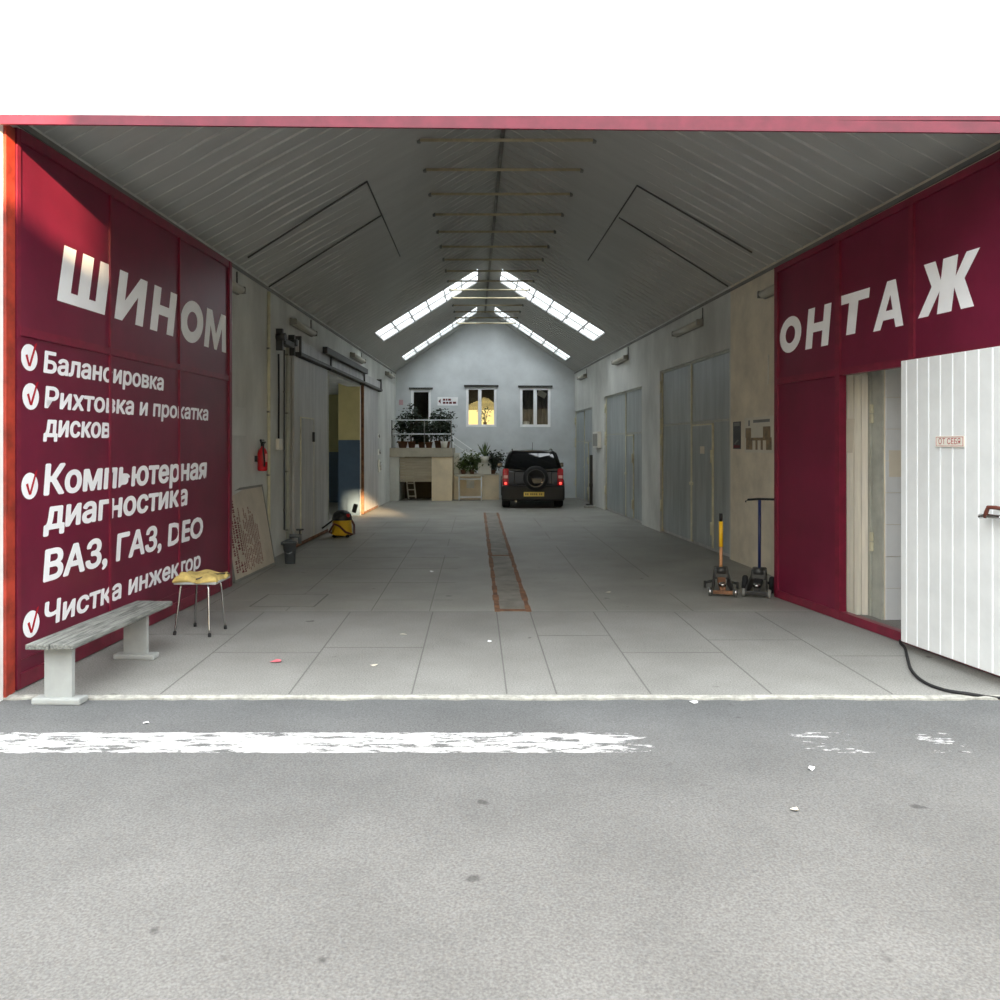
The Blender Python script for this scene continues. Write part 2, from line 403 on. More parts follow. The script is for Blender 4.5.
# slab joints: long joints follow the inspection channel, cross joints span slab to slab
mb = MB()
def joint(x0, y0, x1, y1, wd=.005):
    a, b = Vector((x0, y0)), Vector((x1, y1)); d = (b-a).normalized(); q = Vector((-d.y, d.x))*wd
    mb.hexa([(*(a-q), -.02), (*(b-q), -.02), (*(b+q), -.02), (*(a+q), -.02), (*(a-q), .0015), (*(b-q), .0015), (*(b+q), .0015), (*(a+q), .0015)])
JX = [-2.25, -1.4, -.585, .045, .375, 1.0, 1.8, 2.6]
def jx(x, Y): return x-.031*(Y-5.15)
for x in JX: joint(x, FRONTY+.05, jx(x, 7.7), 7.7)
for x0, x1, Y in ((-2.25, -1.4, 6.2), (-1.4, -.585, 6.35), (.375, 1.0, 6.75), (1.0, 1.8, 6.2), (1.8, 2.6, 6.6), (-3.1, -2.25, 6.8), (2.6, 3.2, 6.1)): joint(jx(x0, Y), Y, jx(x1, Y), Y, .004)
mb.build('floor_joints', 'joint', fl); mb = MB()
for x in (-2.9, -2.05, -1.2, -.62, 1.15, 2.0):
    y = 7.75
    while y < 17: joint(jx(x, y), y, jx(x, y+.95), y+.95, .004); y += 1.0 if random.random() < .8 else 2.0
for k in range(9):
    Y = 8.3+k*1.05
    joint(jx(-2.9, Y), Y, jx(-.4, Y), Y, .003)
mb.build('faint_joints', 'joint_faint', fl)
# patch plates set in the floor near the left gate
mb = MB(); mb.box(-2.55, -1.9, 7.95, 8.6, -.02, .002); mb2 = MB()
for a_, b_, c_, d_ in ((-2.55, -1.9, 7.94, 7.955), (-2.55, -1.9, 8.595, 8.61), (-2.56, -2.545, 7.94, 8.61), (-1.905, -1.89, 7.94, 8.61)): mb2.box(a_, b_, c_, d_, -.02, .003)
hp = mb.build('floor_hatch', 'floor'); mb2.build('hatch_rim', 'joint', hp)
tag(hp, 'flat square hatch cover set in the floor past the stool', 'hatch')

# front facade with the wide entrance, height and width added out of view to block skylight sun
mb = wall_mesh(17, 10.8, .06, [(2.745, 9.85, -.5, 3.745)], 0, -.05)
o = mb.build('wall_front', 'facade'); o.location = (-6, FRONTY-.07, 0); struct(o)
mb = MB()
zl, zr = 3.712, 3.65
mb.hexa([(-3.5, 5.0, zl), (3.95, 5.0, zr-.006), (3.95, 5.02, zr-.006), (-3.5, 5.02, zl), (-3.5, 5.0, zl+.06), (3.95, 5.0, zr+.068), (3.95, 5.02, zr+.068), (-3.5, 5.02, zl+.06)])
mb.box(-3.5, 3.95, 5.02, 5.05, 3.74, 3.77)
struct(mb.build('trim_2', 'maroon_frame'))
mb = MB(); mb.box(-3.305, -3.236, 5.112, 5.205, -.02, 3.76); struct(mb.build('trim_3', 'red_post'))

# ---------------------------------------------------------------- walls
u_a, _ = WL.hit(325.5, 400); u_b, _ = WL.hit(360, 400)
mb = wall_mesh(WL.len+.2, EAVE+.02, -.3, [(u_a, u_b, -.1, 3.02)], .1, -.1)
for v in mb.bm.verts: v.co.y = -v.co.y if False else abs(v.co.y)
o = mb.build('wall_left', 'wall_grey'); o.location = WL.pos(0); o.rotation_euler.z = WL.rz; struct(o)
# right wall: three gates and the side doorway
def gate_px(x0, x1, yt0, yt1):
    a, za = WR.hit(x0, yt0); b, zb = WR.hit(x1, yt1); return a, b, (za+zb)/2
G1 = gate_px(660, 729.5, 374.6, 343.8); G2 = gate_px(604.5, 641.8, 400, 382.3); G3 = gate_px(574.5, 592.2, 413, 405.4)
d_a, _ = WR.hit(884, 400); pier_a = WR.hit(730.5, 400)[0]
rw_open = [(G1[0], G1[1], 0, G1[2]), (G2[0], G2[1], 0, G2[2]), (G3[0], G3[1], 0, G3[2])]
rw_open = [(a, b, -.1, z) for a, b, _, z in rw_open]
mb = wall_mesh(pier_a, EAVE+.02, .35, rw_open, -.1, -.1)
o = mb.build('wall_right', 'wall_grey'); o.location = WR.pos(0); o.rotation_euler.z = WR.rz; struct(o)
mb = wall_mesh(WR.len-.05, EAVE+.02, .4, [(d_a, d_a+1.35, -.1, 2.42)], pier_a, -.1)
o = mb.build('wall_right_pier', 'pier'); o.location = WR.pos(0); o.rotation_euler.z = WR.rz; struct(o)
# back wall
def bw(x0, x1, y0, y1):
    a, b = at(x0, y1, BACKY), at(x1, y0, BACKY); return a.x+3.6, b.x+3.6, a.z, b.z
W1, W2, W3 = bw(411, 431, 389.5, 447), bw(466, 496.5, 387, 427), bw(520, 550.5, 387.5, 427)
mb = wall_mesh(6.3, 4.0, .25, [W1, W2, W3], 0, -.1)
mb.prism([(0, 4.0), (6.3, 4.0), (3.13, RIDGE+.25)], 0, .25)
o = mb.build('wall_back', 'wall_back'); o.location = WB.pos(0); struct(o)

# ---------------------------------------------------------------- roof
YB = [FRONTY-.05, 17.7, 19.2, 22.55, 23.6, BACKY+.2]; TB = [0, .085, .865, 1.0]
mb = MB()
for sd in (-1, 1):
    for i in range(5):
        for k in range(3):
            if i in (1, 3) and k == 1: continue
            y0, y1, t0, t1 = YB[i], YB[i+1], TB[k], TB[k+1]
            if k == 2: t1 = 1.12
            P = [roof(sd, t0, y0), roof(sd, t1, y0), roof(sd, t1, y1), roof(sd, t0, y1)]
            mb.hexa(P+[p+Vector((0, 0, .03)) for p in P])
ce = struct(mb.build('ceiling', 'ceiling'))
mb = MB()
for sd in (-1, 1):
    Y = FRONTY+.12
    while Y < BACKY:
        segs = [(0.01, 1.0)]
        for a, b in ((17.6, 19.3), (22.5, 23.7)):
            if a < Y < b: segs = [(.01, .075), (.875, 1.0)]
        for t0, t1 in segs:
            a, b = roof(sd, t0, Y), roof(sd, t1, Y); h = .004
            mb.hexa([a+Vector((0, -.007, -h)), b+Vector((0, -.007, -h)), b+Vector((0, .007, -h)), a+Vector((0, .007, -h)), a+Vector((0, -.007, .02)), b+Vector((0, -.007, .02)), b+Vector((0, .007, .02)), a+Vector((0, .007, .02))])
        Y += .235
mb.build('board_seam', 'rib', ce)
def roof_hit(side, x, y):
    lo, hi = 5.2, 24.2
    def f(Y):
        p = at(x, y, Y); xc = (xl(Y)+xr(Y))/2; xe = xr(Y) if side > 0 else xl(Y)
        return p.z-(RIDGE+(EAVE-RIDGE)*(p.x-xc)/(xe-xc))
    for _ in range(50):
        m_ = (lo+hi)/2
        if f(m_) < 0: lo = m_
        else: hi = m_
    return at(x, y, lo)
mb = MB()
for sd, pts in ((-1, [(248, 256), (367, 180), (400, 255)]), (-1, [(268, 286), (381, 214)]), (1, [(752, 251), (637, 184), (588, 259)]), (1, [(728, 285), (619, 216)])):
    q = [roof_hit(sd, *p)+Vector((0, 0, -.02)) for p in pts]
    for a, b in zip(q, q[1:]): mb.tube([a, (a+b)/2, b], .011, 6)
mb.build('ceiling_strip', 'dark_line', ce)
mb = MB()
a, b = roof(1, 0, FRONTY+.1), roof(1, 0, BACKY-.02)
mb.hexa([(a.x-.025, a.y, RIDGE-.06), (a.x+.025, a.y, RIDGE-.06), (b.x+.025, b.y, RIDGE-.06), (b.x-.025, b.y, RIDGE-.06), (a.x-.025, a.y, RIDGE), (a.x+.025, a.y, RIDGE), (b.x+.025, b.y, RIDGE), (b.x-.025, b.y, RIDGE)])
struct(mb.build('trim_4', 'trim_grey'))
mb = MB()
for fx, sg in ((xl, 1), (xr, -1)):
    mb.hexa([(fx(5.3), 5.3, EAVE-.07), (fx(24.25), 24.25, EAVE-.07), (fx(24.25)+sg*.02, 24.25, EAVE-.07), (fx(5.3)+sg*.02, 5.3, EAVE-.07), (fx(5.3), 5.3, EAVE-.03), (fx(24.25), 24.25, EAVE-.03), (fx(24.25)+sg*.02, 24.25, EAVE-.03), (fx(5.3)+sg*.02, 5.3, EAVE-.03)])
struct(mb.build('trim_5', 'trim_grey'))
# skylights
wn = 4
for (y0, y1) in ((17.7, 19.2), (22.55, 23.6)):
    for sd in (-1, 1):
        root = bpy.data.objects.new('window_%d' % wn, None); C.objects.link(root); root['kind'] = 'structure'; wn += 1
        mb = MB()
        def strip(ta, tb, ya, yb, h0=.0, h1=.06):
            P = [roof(sd, ta, ya, h0), roof(sd, tb, ya, h0), roof(sd, tb, yb, h0), roof(sd, ta, yb, h0)]
            mb.hexa(P+[p+Vector((0, 0, h1-h0)) for p in P])
        ym = (y0+y1)/2
        strip(.085, .865, ym-.01, ym+.01, .0, .035)
        for i in range(1, 6):
            t = .085+.78*i/6; strip(t-.003, t+.003, y0, y1, .0, .035)
            strip(t-.006, t+.006, ym-.05, ym+.05, -.04, .0)
        strip(.085, .865, y0, y0+.03, 0, .035); strip(.085, .865, y1-.03, y1, 0, .035); strip(.085, .091, y0, y1, 0, .035); strip(.859, .865, y0, y1, 0, .035)
        mb.build('window_frame', 'skyframe', root)
        mb = MB(); P = [roof(sd, .085, y0, .037), roof(sd, .865, y0, .037), roof(sd, .865, y1, .037), roof(sd, .085, y1, .037)]
        mb.face(P[::-1] if sd > 0 else P); mb.build('pane', 'skyglass', root, normals=False)
# tie tubes under the ridge
ordn = ['nearest the entrance', 'second from the entrance', 'third from the entrance', 'fourth from the entrance', 'fifth from the entrance', 'sixth from the entrance', 'seventh from the entrance', 'eighth from the entrance', 'seventh from the back wall', 'sixth from the back wall', 'fifth from the back wall', 'fourth from the back wall', 'third from the back wall', 'second from the back wall', 'nearest the back wall']
for k in range(15):
    Y = 9.17+k*.985; t = .31; a, b = roof(-1, t, Y), roof(1, t, Y)
    r = thing('tie_tube', 'pale tube across the roof under the ridge, ' + ordn[k], 'tube', ((a.x+b.x)/2, Y, a.z), 0, 'pale tie tubes spanning the roof under the ridge')
    h = (b.x-a.x)/2-.02
    mb = MB(); mb.cyl((-h, 0, 0), (h, 0, 0), .019, seg=10); mb.build('tube', 'tube_pale', r)
    for s_ in (-1, 1):
        mb = MB(); mb.box(s_*h-.02, s_*h+.02, -.03, .03, -.03, .035); mb.build('bracket', 'trim_grey', r)

# ---------------------------------------------------------------- left maroon gate leaf
lf = LEAFL.empty('gate_leaf', 'tall maroon gate leaf on the left with large white painted service lettering', 'gate', 0)
LL = LEAFL.len
mb = MB(); mb.box(-.03, LL-.01, 0, .03, .03, 3.76); mb.build('sheet', 'maroon', lf)
mull = [LEAFL.hit(109.5, 300)[0], LEAFL.hit(179, 300)[0]]
mb = MB()
for u, wd, pr in ((-.012, .02, .012), (mull[0], .013, .016), (mull[1], .013, .016), (LL-.035, .035, .024)):
    mb = MB(); mb.box(u-wd, u+wd, -pr, .045, .01, 3.775); mb.build('mullion', 'maroon_frame', lf)
mb = MB()
for z, h in ((.06, .05), (2.42, .03), (3.74, .04)):
    mb = MB(); mb.box(.0, LL-.05, -.015, .04, z-h, z+h); mb.build('rail', 'maroon_frame', lf)
mb = MB(); mb.box(.0, LL-.05, -.006, .0, .19, .2); mb.build('kick_strip', 'maroon_frame', lf)
# big letters drawn as outlines (unit box), slanted
GLY = {
 'Ш': [[(0, 0), (1, 0), (1, 1), (.76, 1), (.76, .2), (.62, .2), (.62, 1), (.38, 1), (.38, .2), (.24, .2), (.24, 1), (0, 1)]],
 'И': [[(0, 0), (.26, 0), (.72, .58), (.72, 0), (1, 0), (1, 1), (.74, 1), (.28, .42), (.28, 1), (0, 1)]],
 'Н': [[(0, 0), (.3, 0), (.3, .39), (.7, .39), (.7, 0), (1, 0), (1, 1), (.7, 1), (.7, .61), (.3, .61), (.3, 1), (0, 1)]],
 'М': [[(0, 0), (.2, 0), (.25, .6), (.45, 0), (.56, 0), (.76, .6), (.8, 0), (1, 0), (.93, 1), (.7, 1), (.5, .42), (.3, 1), (.07, 1)]],
 'Т': [[(.33, 0), (.65, 0), (.65, .77), (1, .77), (1, 1), (0, 1), (0, .77), (.33, .77)]],
 'А': [[(0, 0), (.25, 0), (.32, .19), (.5, .19), (.5, .38), (.39, .38), (.5, .70), (.5, 1), (.36, 1)], [(1, 0), (.75, 0), (.68, .19), (.5, .19), (.5, .38), (.61, .38), (.5, .70), (.5, 1), (.64, 1)]],
 'Ж': [[(0, 0), (.2, 0), (.36, .42), (.36, .0), (.62, 0), (.62, .42), (.78, 0), (1, 0), (.78, .54), (.98, 1), (.76, 1), (.62, .62), (.62, 1), (.36, 1), (.36, .62), (.22, 1), (.0, 1), (.2, .54)]],
}
def big_letter(mb, ch, u0, u1, z0, z1, y, sh=.1):
    def p(a, b): return (u0+(u1-u0)*a+sh*(z1-z0)*(b-.5), y, z0+(z1-z0)*b)
    if ch == 'О':
        nseg = 32
        for i in range(nseg):
            a0, a1 = 2*math.pi*i/nseg, 2*math.pi*(i+1)/nseg
            ro, rx, rz_ = .5, .22, .25
            mb.face([p(.5+ro*math.cos(a0), .5+.52*math.sin(a0)), p(.5+ro*math.cos(a1), .5+.52*math.sin(a1)), p(.5+rx*math.cos(a1), .5+rz_*math.sin(a1)), p(.5+rx*math.cos(a0), .5+rz_*math.sin(a0))])
        return
    for poly in GLY[ch]: mb.face([p(a, b) for a, b in poly])
def uz(pl, x, y): return pl.hit(x, y)
mb = MB()
for ch, xa, xb in (('Ш', 60.5, 107.5), ('И', 117, 145), ('Н', 152, 175), ('О', 180.5, 203), ('М', 204.5, 226.5)):
    big_letter(mb, ch, uz(LEAFL, xa, 300)[0], uz(LEAFL, xb, 300)[0], 2.705, 3.13, -.002, .22 if ch != 'М' else .1)
mb.build('big_lettering', 'white_letter', lf, normals=False)
def line(txt, x0, x1, yb, cap, wt=.035, sh=.12):
    u0, z0 = uz(LEAFL, x0, yb); u1, _ = uz(LEAFL, x1, yb); return (txt, u0, u1-.12*cap, z0, cap, dict(weight=wt*1.9, shear=sh))
for ln_ in [
 line('Балансировка', 43, 164, 372.5, .150),
 line('Рихтовка и прокатка', 44, 208.5, 408, .150),
 line('дисков', 43, 111, 437, .155),
 line('Компьютерная', 43, 207, 496, .215, .04),
 line('диагностика', 43, 188, 531, .205, .04),
 line('ВАЗ, ГАЗ, DEO', 42.5, 203.5, 583, .218, .04),
 line('Чистка инжектор', 43, 201, 628, .165, .035)]:
    k0 = 0
    for word in ln_[0].split(' '):
        letters('service_word', lf, 'white_letter', [(*ln_[:5], dict(ln_[5], part=(k0, k0+len(word))))], -.002); k0 += len(word)+1

for x, y in ((29, 357.5), (30.5, 396.5), (29.5, 486), (31, 624)):
    u, z = uz(LEAFL, x, y); r = .092; mb = MB(); mk = MB()
    mb.face([(u+r*math.cos(a*math.pi/14), -.002, z+r*math.sin(a*math.pi/14)) for a in range(28)])
    mk.face([(u-.045, -.004, z+.012), (u-.012, -.004, z-.06), (u+.005, -.004, z-.055), (u-.022, -.004, z+.02)])
    mk.face([(u-.012, -.004, z-.06), (u+.012, -.004, z-.06), (u+.085, -.004, z+.11), (u+.06, -.004, z+.10)])
    ds = mb.build('bullet_disc', 'white_letter', lf, normals=False); mk.build('tick_mark', 'red_mark', ds, normals=False)

# ---------------------------------------------------------------- right maroon gate leaf
rf = LEAFR.empty('gate_leaf', 'maroon gate leaf on the right with a doorway and large white lettering', 'gate', 0)
RL = LEAFR.len
def ztop(u): return 3.57+.16*u/2.97
uo, _ = LEAFR.hit(839.5, 400, .02); um2, _ = LEAFR.hit(913, 300); zrail = 2.335
mb = MB()
mb.prism([(.02, .03), (uo-.04, .03), (uo-.04, zrail), (RL-.01, zrail), (RL-.01, ztop(RL)-.02), (.02, ztop(0)-.02)], 0, .03)
mb.build('sheet', 'maroon', rf)
mb = MB()
for u, wd, z0, z1 in ((.03, .03, 0, ztop(0)), (uo-.035, .035, 0, ztop(uo)), (um2, .028, zrail, ztop(um2)), (RL-.03, .03, zrail, ztop(RL))):
    mb = MB(); mb.box(u-wd, u+wd, -.022, .05, z0+.004, z1); mb.build('mullion', 'maroon_frame', rf)
mb = MB()
mb.box(.03, RL, -.020, .05, .005, .085); mb.build('rail', 'maroon_frame', rf)
mb = MB(); mb.box(.06, RL-.06, -.018, .05, zrail-.03, zrail+.035); mb.build('rail', 'maroon_frame', rf)
mb = MB(); mb.prism([(.05, ztop(0)-.06), (RL-.05, ztop(RL)-.06), (RL-.05, ztop(RL)), (.05, ztop(0))], -.024, .045)
mb.build('rail', 'maroon_frame', rf)
mb = MB()
def rl(ch, pts):     # two bottom and top px rows give size
    (xa, ya), (xb, yb) = pts
    u0, z0 = uz(LEAFR, xa, ya); u1, z1 = uz(LEAFR, xb, yb); return u0, u1, z0, z1
for ch, p0, p1, sh in (('О', (780, 354), (801.5, 314), .1), ('Н', (807, 349.5), (830, 303), .14), ('Т', (839, 337), (868, 288), .16), ('А', (875, 331.5), (905.5, 276), .11), ('Ж', (921, 318), (978, 248), .16)):
    u0, z0 = uz(LEAFR, *p0); u1, z1 = uz(LEAFR, *p1)
    big_letter(mb, ch, u0, u1, z0, z1, -.002, sh)
mb.build('big_lettering', 'white_letter', rf, normals=False)

# white plank door standing in front of the doorway
DP = Plane2(tuple(LEAFR.p0+LEAFR.n*.18), tuple(LEAFR.p1+LEAFR.n*.18))
u0, zb = DP.hit(901, 641); _, zt = DP.hit(901, 361)
dr = DP.empty('plank_door', 'white vertical plank door with chrome lever on the right', 'door', u0)
DL = DP.len-u0
mb = MB(); mb.box(0, DL, .012, .055, .07, zt)
n = int(DL/.1215)
for i in range(n+1):
    a, b = (.045 if i == 0 else .045+.1215*i-.1215+.004), 0
for i in range(-1, n+1):
    a = max(.0, .062+.1215*i+.003); b = min(DL, .062+.1215*(i+1)-.003)
    if b-a < .01: continue
    mb.box(a, b, 0, .02, .07, zt, .004)
mb.build('plank_panel', 'plank_white', dr)
mb = MB()
for i in range(0, n+1):
    a = .062+.1215*i
    if a < DL-.02: mb.box(a-.006, a+.006, -.002, .012, .072, zt-.002, .002)
mb.build('plank_bead', 'frame_white', dr)
u, z = DP.hit(951, 441.5); u -= u0
pl_ = MB(); pl_.box(u-.145, u+.14, -.012, -.003, z-.042, z+.042, .002); sg = pl_.build('sign_plate', 'white_plastic', dr)
mb = MB()
for a, b, c, d in ((u-.135, u+.13, z-.034, z-.031), (u-.135, u+.13, z+.031, z+.034), (u-.135, u-.132, z-.034, z+.034), (u+.127, u+.13, z-.034, z+.034)): mb.box(a, b, -.0135, -.012, c, d)
put_text(mb, 'ОТ СЕБЯ', u-.11, u+.105, z-.02, .042, -.0135, .012, 0)
mb.build('sign_lettering', 'red_mark', sg, normals=False)
u, z = DP.hit(980, 515.5, .06); u -= u0
mb = MB(); mb.cyl((u+.2, -.06, z), (u+.2, 0, z), .016); mb.tube([(u, -.06, z-.006), (u+.04, -.062, z+.002), (u+.16, -.06, z+.004), (u+.21, -.06, z)], .017, 10)
mb.build('lever_handle', 'chrome', dr)
u2, z2 = DP.hit(985, 511, .07); u2 -= u0
mb = MB(); mb.tube([(u2, -.07, z2-.045), (u2+.012, -.072, z2-.01), (u2+.03, -.072, z2+.028), (u2+.09, -.07, z2+.03), (u2+.17, -.05, z2+.022), (u2+.19, 0, z2+.02)], .014, 8); mb.build('pull_handle', 'hose_red', dr)
mb = MB()
for z in (.35, 1.2, 2.1): mb.cyl((DL-.03, .02, z-.06), (DL-.03, .02, z+.06), .014); mb.box(DL-.04, DL-.02, .05, .155, z-.04, z+.04)
mb.box(.4, .46, .05, .155, .03, .08) if False else None
mb.build('hinge', 'steel', dr)

# side doorway in the pier: white planks on the wall, steel frame, tiled jamb
u1, _ = WR.hit(871, 400)
PLN = Plane2((3.245, 7.62), (3.575, 7.565))
pk = PLN.empty('plank_lining', 'narrow cream plank partition seen through the gap beside the white door', 'panel', 0); wd = PLN.len/5
mb = MB()
for i in range(5): mb.box(i*wd+.002, (i+1)*wd-.002, .0, .03, .0, 2.33, .003)
mb.build('planks', 'plank_cream', pk)
mb = MB(); mb.box(-.01, PLN.len-.01, .03, .04, .0, 2.36); mb.build('backing', 'plank_cream', pk)
u, z = PLN.hit(847, 435)
mb = MB(); mb.box(-.03, .06, -.012, -.005, -.17, .16, .003); o = mb.build('notice_paper', 'paper'); o.location = PLN.pos(u, z); o.rotation_euler = (0, .06, PLN.rz); tag(o, 'curled cream notice sheet pinned to the plank partition', 'notice')
dd = bpy.data.objects.new('door_1', None); C.objects.link(dd); dd.location = WR.pos(u1); dd.rotation_euler.z = WR.rz; dd['kind'] = 'structure'
fw = d_a-u1
mb = MB(); mb.box(.0, .05, -.035, .0, .0, 2.38, .004); mb.box(.055, fw-.002, -.02, .0, 0, 2.38, .003); mb.build('door_frame', 'gate_frame', dd)
for z in (1.95, .72):
    mb = MB(); mb.box(.05, .085, -.045, -.022, z-.09, z-.004, .004); mb.box(.05, .085, -.045, -.022, z+.004, z+.09, .004); mb.build('hinge', 'cream_edge', dd)
mb = MB()
z = 0.0
while z < 2.4: mb.box(fw, fw+.012, .012, .4, z+.002, min(z+.298, 2.41), .002); z += .3
mb.build('jamb_tiles', 'tile_white', dd)
mb = MB(); mb.box(fw+.012, fw+.0145, .04, .18, 1.35, 1.6); o = mb.build('paper_sheet', 'paper', dd)
# side room beyond the doorway
mb = MB(); b = 0
mb.box(3.75, 5.3, 7.9, 8.0, 0, 2.7); mb.box(5.3, 5.4, 5.2, 8.0, 0, 2.7); mb.box(3.9, 5.4, 5.2, 5.3, 0, 2.7); mb.box(3.95, 5.4, 5.2, 8.0, 2.7, 2.8)
struct(mb.build('wall_side_room', 'tile_white'))

# ---------------------------------------------------------------- metal gates along the right wall
def metal_gate(idx, G, zr_px, wick, label):
    a, b, zt = G; L = b-a
    r = bpy.data.objects.new('door_%d' % idx, None); C.objects.link(r); r.location = WR.pos(a, 0, -.04); r.rotation_euler.z = WR.rz; r['kind'] = 'structure'; r['label'] = label
    zr = zr_px; mid = wick[0]-a; w1 = wick[1]-a
    mb = MB(); mb.box(-.05, L+.05, .031, .3, -.08, zt+.05) if False else mb.box(.001, L-.001, .031, .2, -.05, zt-.001); mb.build('backing_sheet', 'gate_grey2', r)
    for (u0, u1, z0, z1, nm) in ((.03, mid-.03, zr+.02, zt-.04, 'upper_panel'), (mid+.02, L-.03, zr+.02, zt-.04, 'upper_panel'), (.03, mid-.03, .05, zr-.02, 'lower_panel'), (w1+.02, L-.03, .05, zr-.02, 'lower_panel')):
        if u1-u0 > .05:
            mb = MB(); mb.box(u0, u1, .012, .03, z0, z1, .004); mb.build(nm, 'gate_grey', r)
    mb = MB(); mb.box(0, .03, -.008, .04, 0.02, zt); mb.build('side_edge', 'cream_edge', r); mb = MB(); mb.box(L-.03, L, -.008, .04, .02, zt); mb.build('side_edge', 'cream_edge', r); mb = MB(); mb.box(0, L, -.005, .04, zt-.04, zt); mb.box(0, L, .005, .04, zr-.015, zr+.015); mb.build('frame', 'gate_frame', r)
    mb = MB(); mb.box(mid-.03, mid+.012, -.006, .04, .03, zt-.04); mb.build('centre_stile', 'cream_edge', r)
    wk = MB(); wk.box(mid+.05, w1-.015, .0, .02, .06, zr-.06, .004); wd_ = wk.build('wicket_door', 'gate_grey', r)
    mb = MB(); mb.box(mid+.02, mid+.05, -.01, .02, .05, zr-.03); mb.box(w1-.015, w1+.02, -.01, .02, .05, zr-.03); mb.box(mid+.02, w1+.015, -.004, .02, zr-.055, zr-.03); mb.build('wicket_frame', 'cream_edge', wd_)
    for z in (.35, zr-.55):
        mb = MB(); mb.cyl((w1+.0, -.02, z-.1), (w1+.0, -.02, z+.1), .02, seg=8); mb.build('hinge', 'cream_edge', wd_)
    mb = MB(); mb.box(mid-.03, mid+.12, -.03, -.006, .98, 1.03, .004); mb.build('handle', 'cream_edge', wd_)
    for z in (.5, 1.75, zt-1.0, zt-.3):
        for u in (.0, L):
            mb = MB(); mb.cyl((u, -.02, z-.11), (u, -.02, z+.11), .022, seg=8); mb.build('gate_hinge', 'cream_edge', r)
    return r, wd_
zr1 = (WR.hit(660, 427)[1]+WR.hit(728, 417.5)[1])/2; zr2 = (WR.hit(605, 436)[1]+WR.hit(641, 431)[1])/2; zr3 = (WR.hit(574, 443)[1]+WR.hit(592, 439.5)[1])/2
_, wd1 = metal_gate(2, G1, zr1, (WR.hit(689, 440)[0], WR.hit(710, 440)[0]), 'nearest grey metal double gate on the right wall')
metal_gate(3, G2, zr2, (WR.hit(624, 440)[0], WR.hit(631.5, 440)[0]), 'middle grey metal gate on the right wall')
metal_gate(4, G3, zr3, (WR.hit(583, 440)[0], WR.hit(587, 440)[0]), 'farthest grey metal gate on the right wall')
u, z = WR.hit(700, 450); a = G1[0]
mb = MB(); mb.box(u-a-.1, u-a+.1, -.006, -.001, z-.06, z+.06); pl_ = mb.build('number_plate', 'paper', wd1)

# ---------------------------------------------------------------- sliding door on the left wall
ul0, zt0 = WL.hit(290.5, 350); ul1 = WL.hit(325, 400)[0]; ur0 = WL.hit(361, 400)[0]; ur1 = WL.hit(375.5, 400)[0]
sd_ = WL.empty('sliding_door', 'grey sheet metal sliding door with small wicket on the left wall', 'door', ul0, 0, .06)
L = ul1-ul0
mb = MB(); mb.box(0, L, -.0, .045, .04, 3.06, .004)
mb.build('sheet', 'gate_grey2', sd_)
w0, w1_ = WL.hit(300.5, 430, .06)[0]-ul0, WL.hit(313, 430, .06)[0]-ul0; zwt = WL.hit(301, 418, .06)[1]
mb = MB(); mb.box(w0, w1_, -.012, -.0, .1, zwt, .003); wk = mb.build('wicket_door', 'gate_grey2', sd_)
mb = MB()
for a, b, c, d in ((w0-.02, w0, .08, zwt+.02), (w1_, w1_+.02, .08, zwt+.02), (w0, w1_, zwt, zwt+.02)): mb.box(a, b, -.016, 0, c, d)
mb.build('wicket_frame', 'cream_edge', wk)
mb = MB(); u, z = WL.hit(312, 435, .06); mb.box(u-ul0-.02, u-ul0+.02, -.05, -.01, z-.12, z+.05, .005); mb.build('handle', 'dark_metal', wk)
mb = MB(); mb.box(0, L, -.006, .04, .02, .075); mb.build('bottom_rail', 'rust', sd_)
mb = MB(); mb.box(L-.03, L+.01, -.01, .05, .03, 3.06); mb.build('edge_strip', 'gate_frame', sd_)
sd2 = WL.empty('sliding_door', 'grey sliding door half pushed back beside the open bay on the left wall', 'door', ur0, 0, .06)
mb = MB(); mb.box(0, ur1-ur0, 0, .045, .04, 3.06, .004); mb.build('sheet', 'gate_grey2', sd2)
mb = MB(); mb.box(-.03, .02, -.012, .05, .03, 3.06); mb.build('edge_strip', 'rust', sd2)
mb = MB(); mb.box(0, ur1-ur0, -.006, .04, .02, .07); mb.build('bottom_rail', 'rust', sd2)
rl_ = WL.empty('door_rail', 'dark overhead sliding rail along the left wall above the door', 'rail', ul0, 3.06)
Lr = ur1+.3-ul0
mb = MB(); mb.box(.12, Lr, -.14, -.004, .02, .07); mb.build('track', 'dark_metal', rl_)
mb = MB(); mb.box(.12, Lr, -.10, -.004, .075, .26); mb.build('cover_board', 'gate_grey2', rl_)
mb = MB(); mb.box(1.7, 5.9, -.2, -.11, .24, .36, .01); mb.build('drive_housing', 'dark_metal', rl_)
for s_ in (.16, L, 5.9, Lr-.1):
    mb = MB(); mb.box(s_-.03, s_+.03, -.13, -.004, .0, .33); mb.build('bracket', 'dark_metal', rl_)
um, zm = WL.hit(282, 335)
mt = WL.empty('hoist_motor', 'dark hoist motor with pulleys at the end of the left rail', 'motor', um, zm-.15)
mb = MB(); mb.box(-.22, .28, -.12, -.004, -.02, .07, .02); mb.build('body', 'dark_metal', mt)
for u in (-.3, .36):
    mb = MB(); mb.cyl((u, -.14, .08), (u, -.004, .08), .06); mb.box(u-.03, u+.03, -.1, -.004, -.12, .2); mb.build('pulley', 'dark_metal', mt)
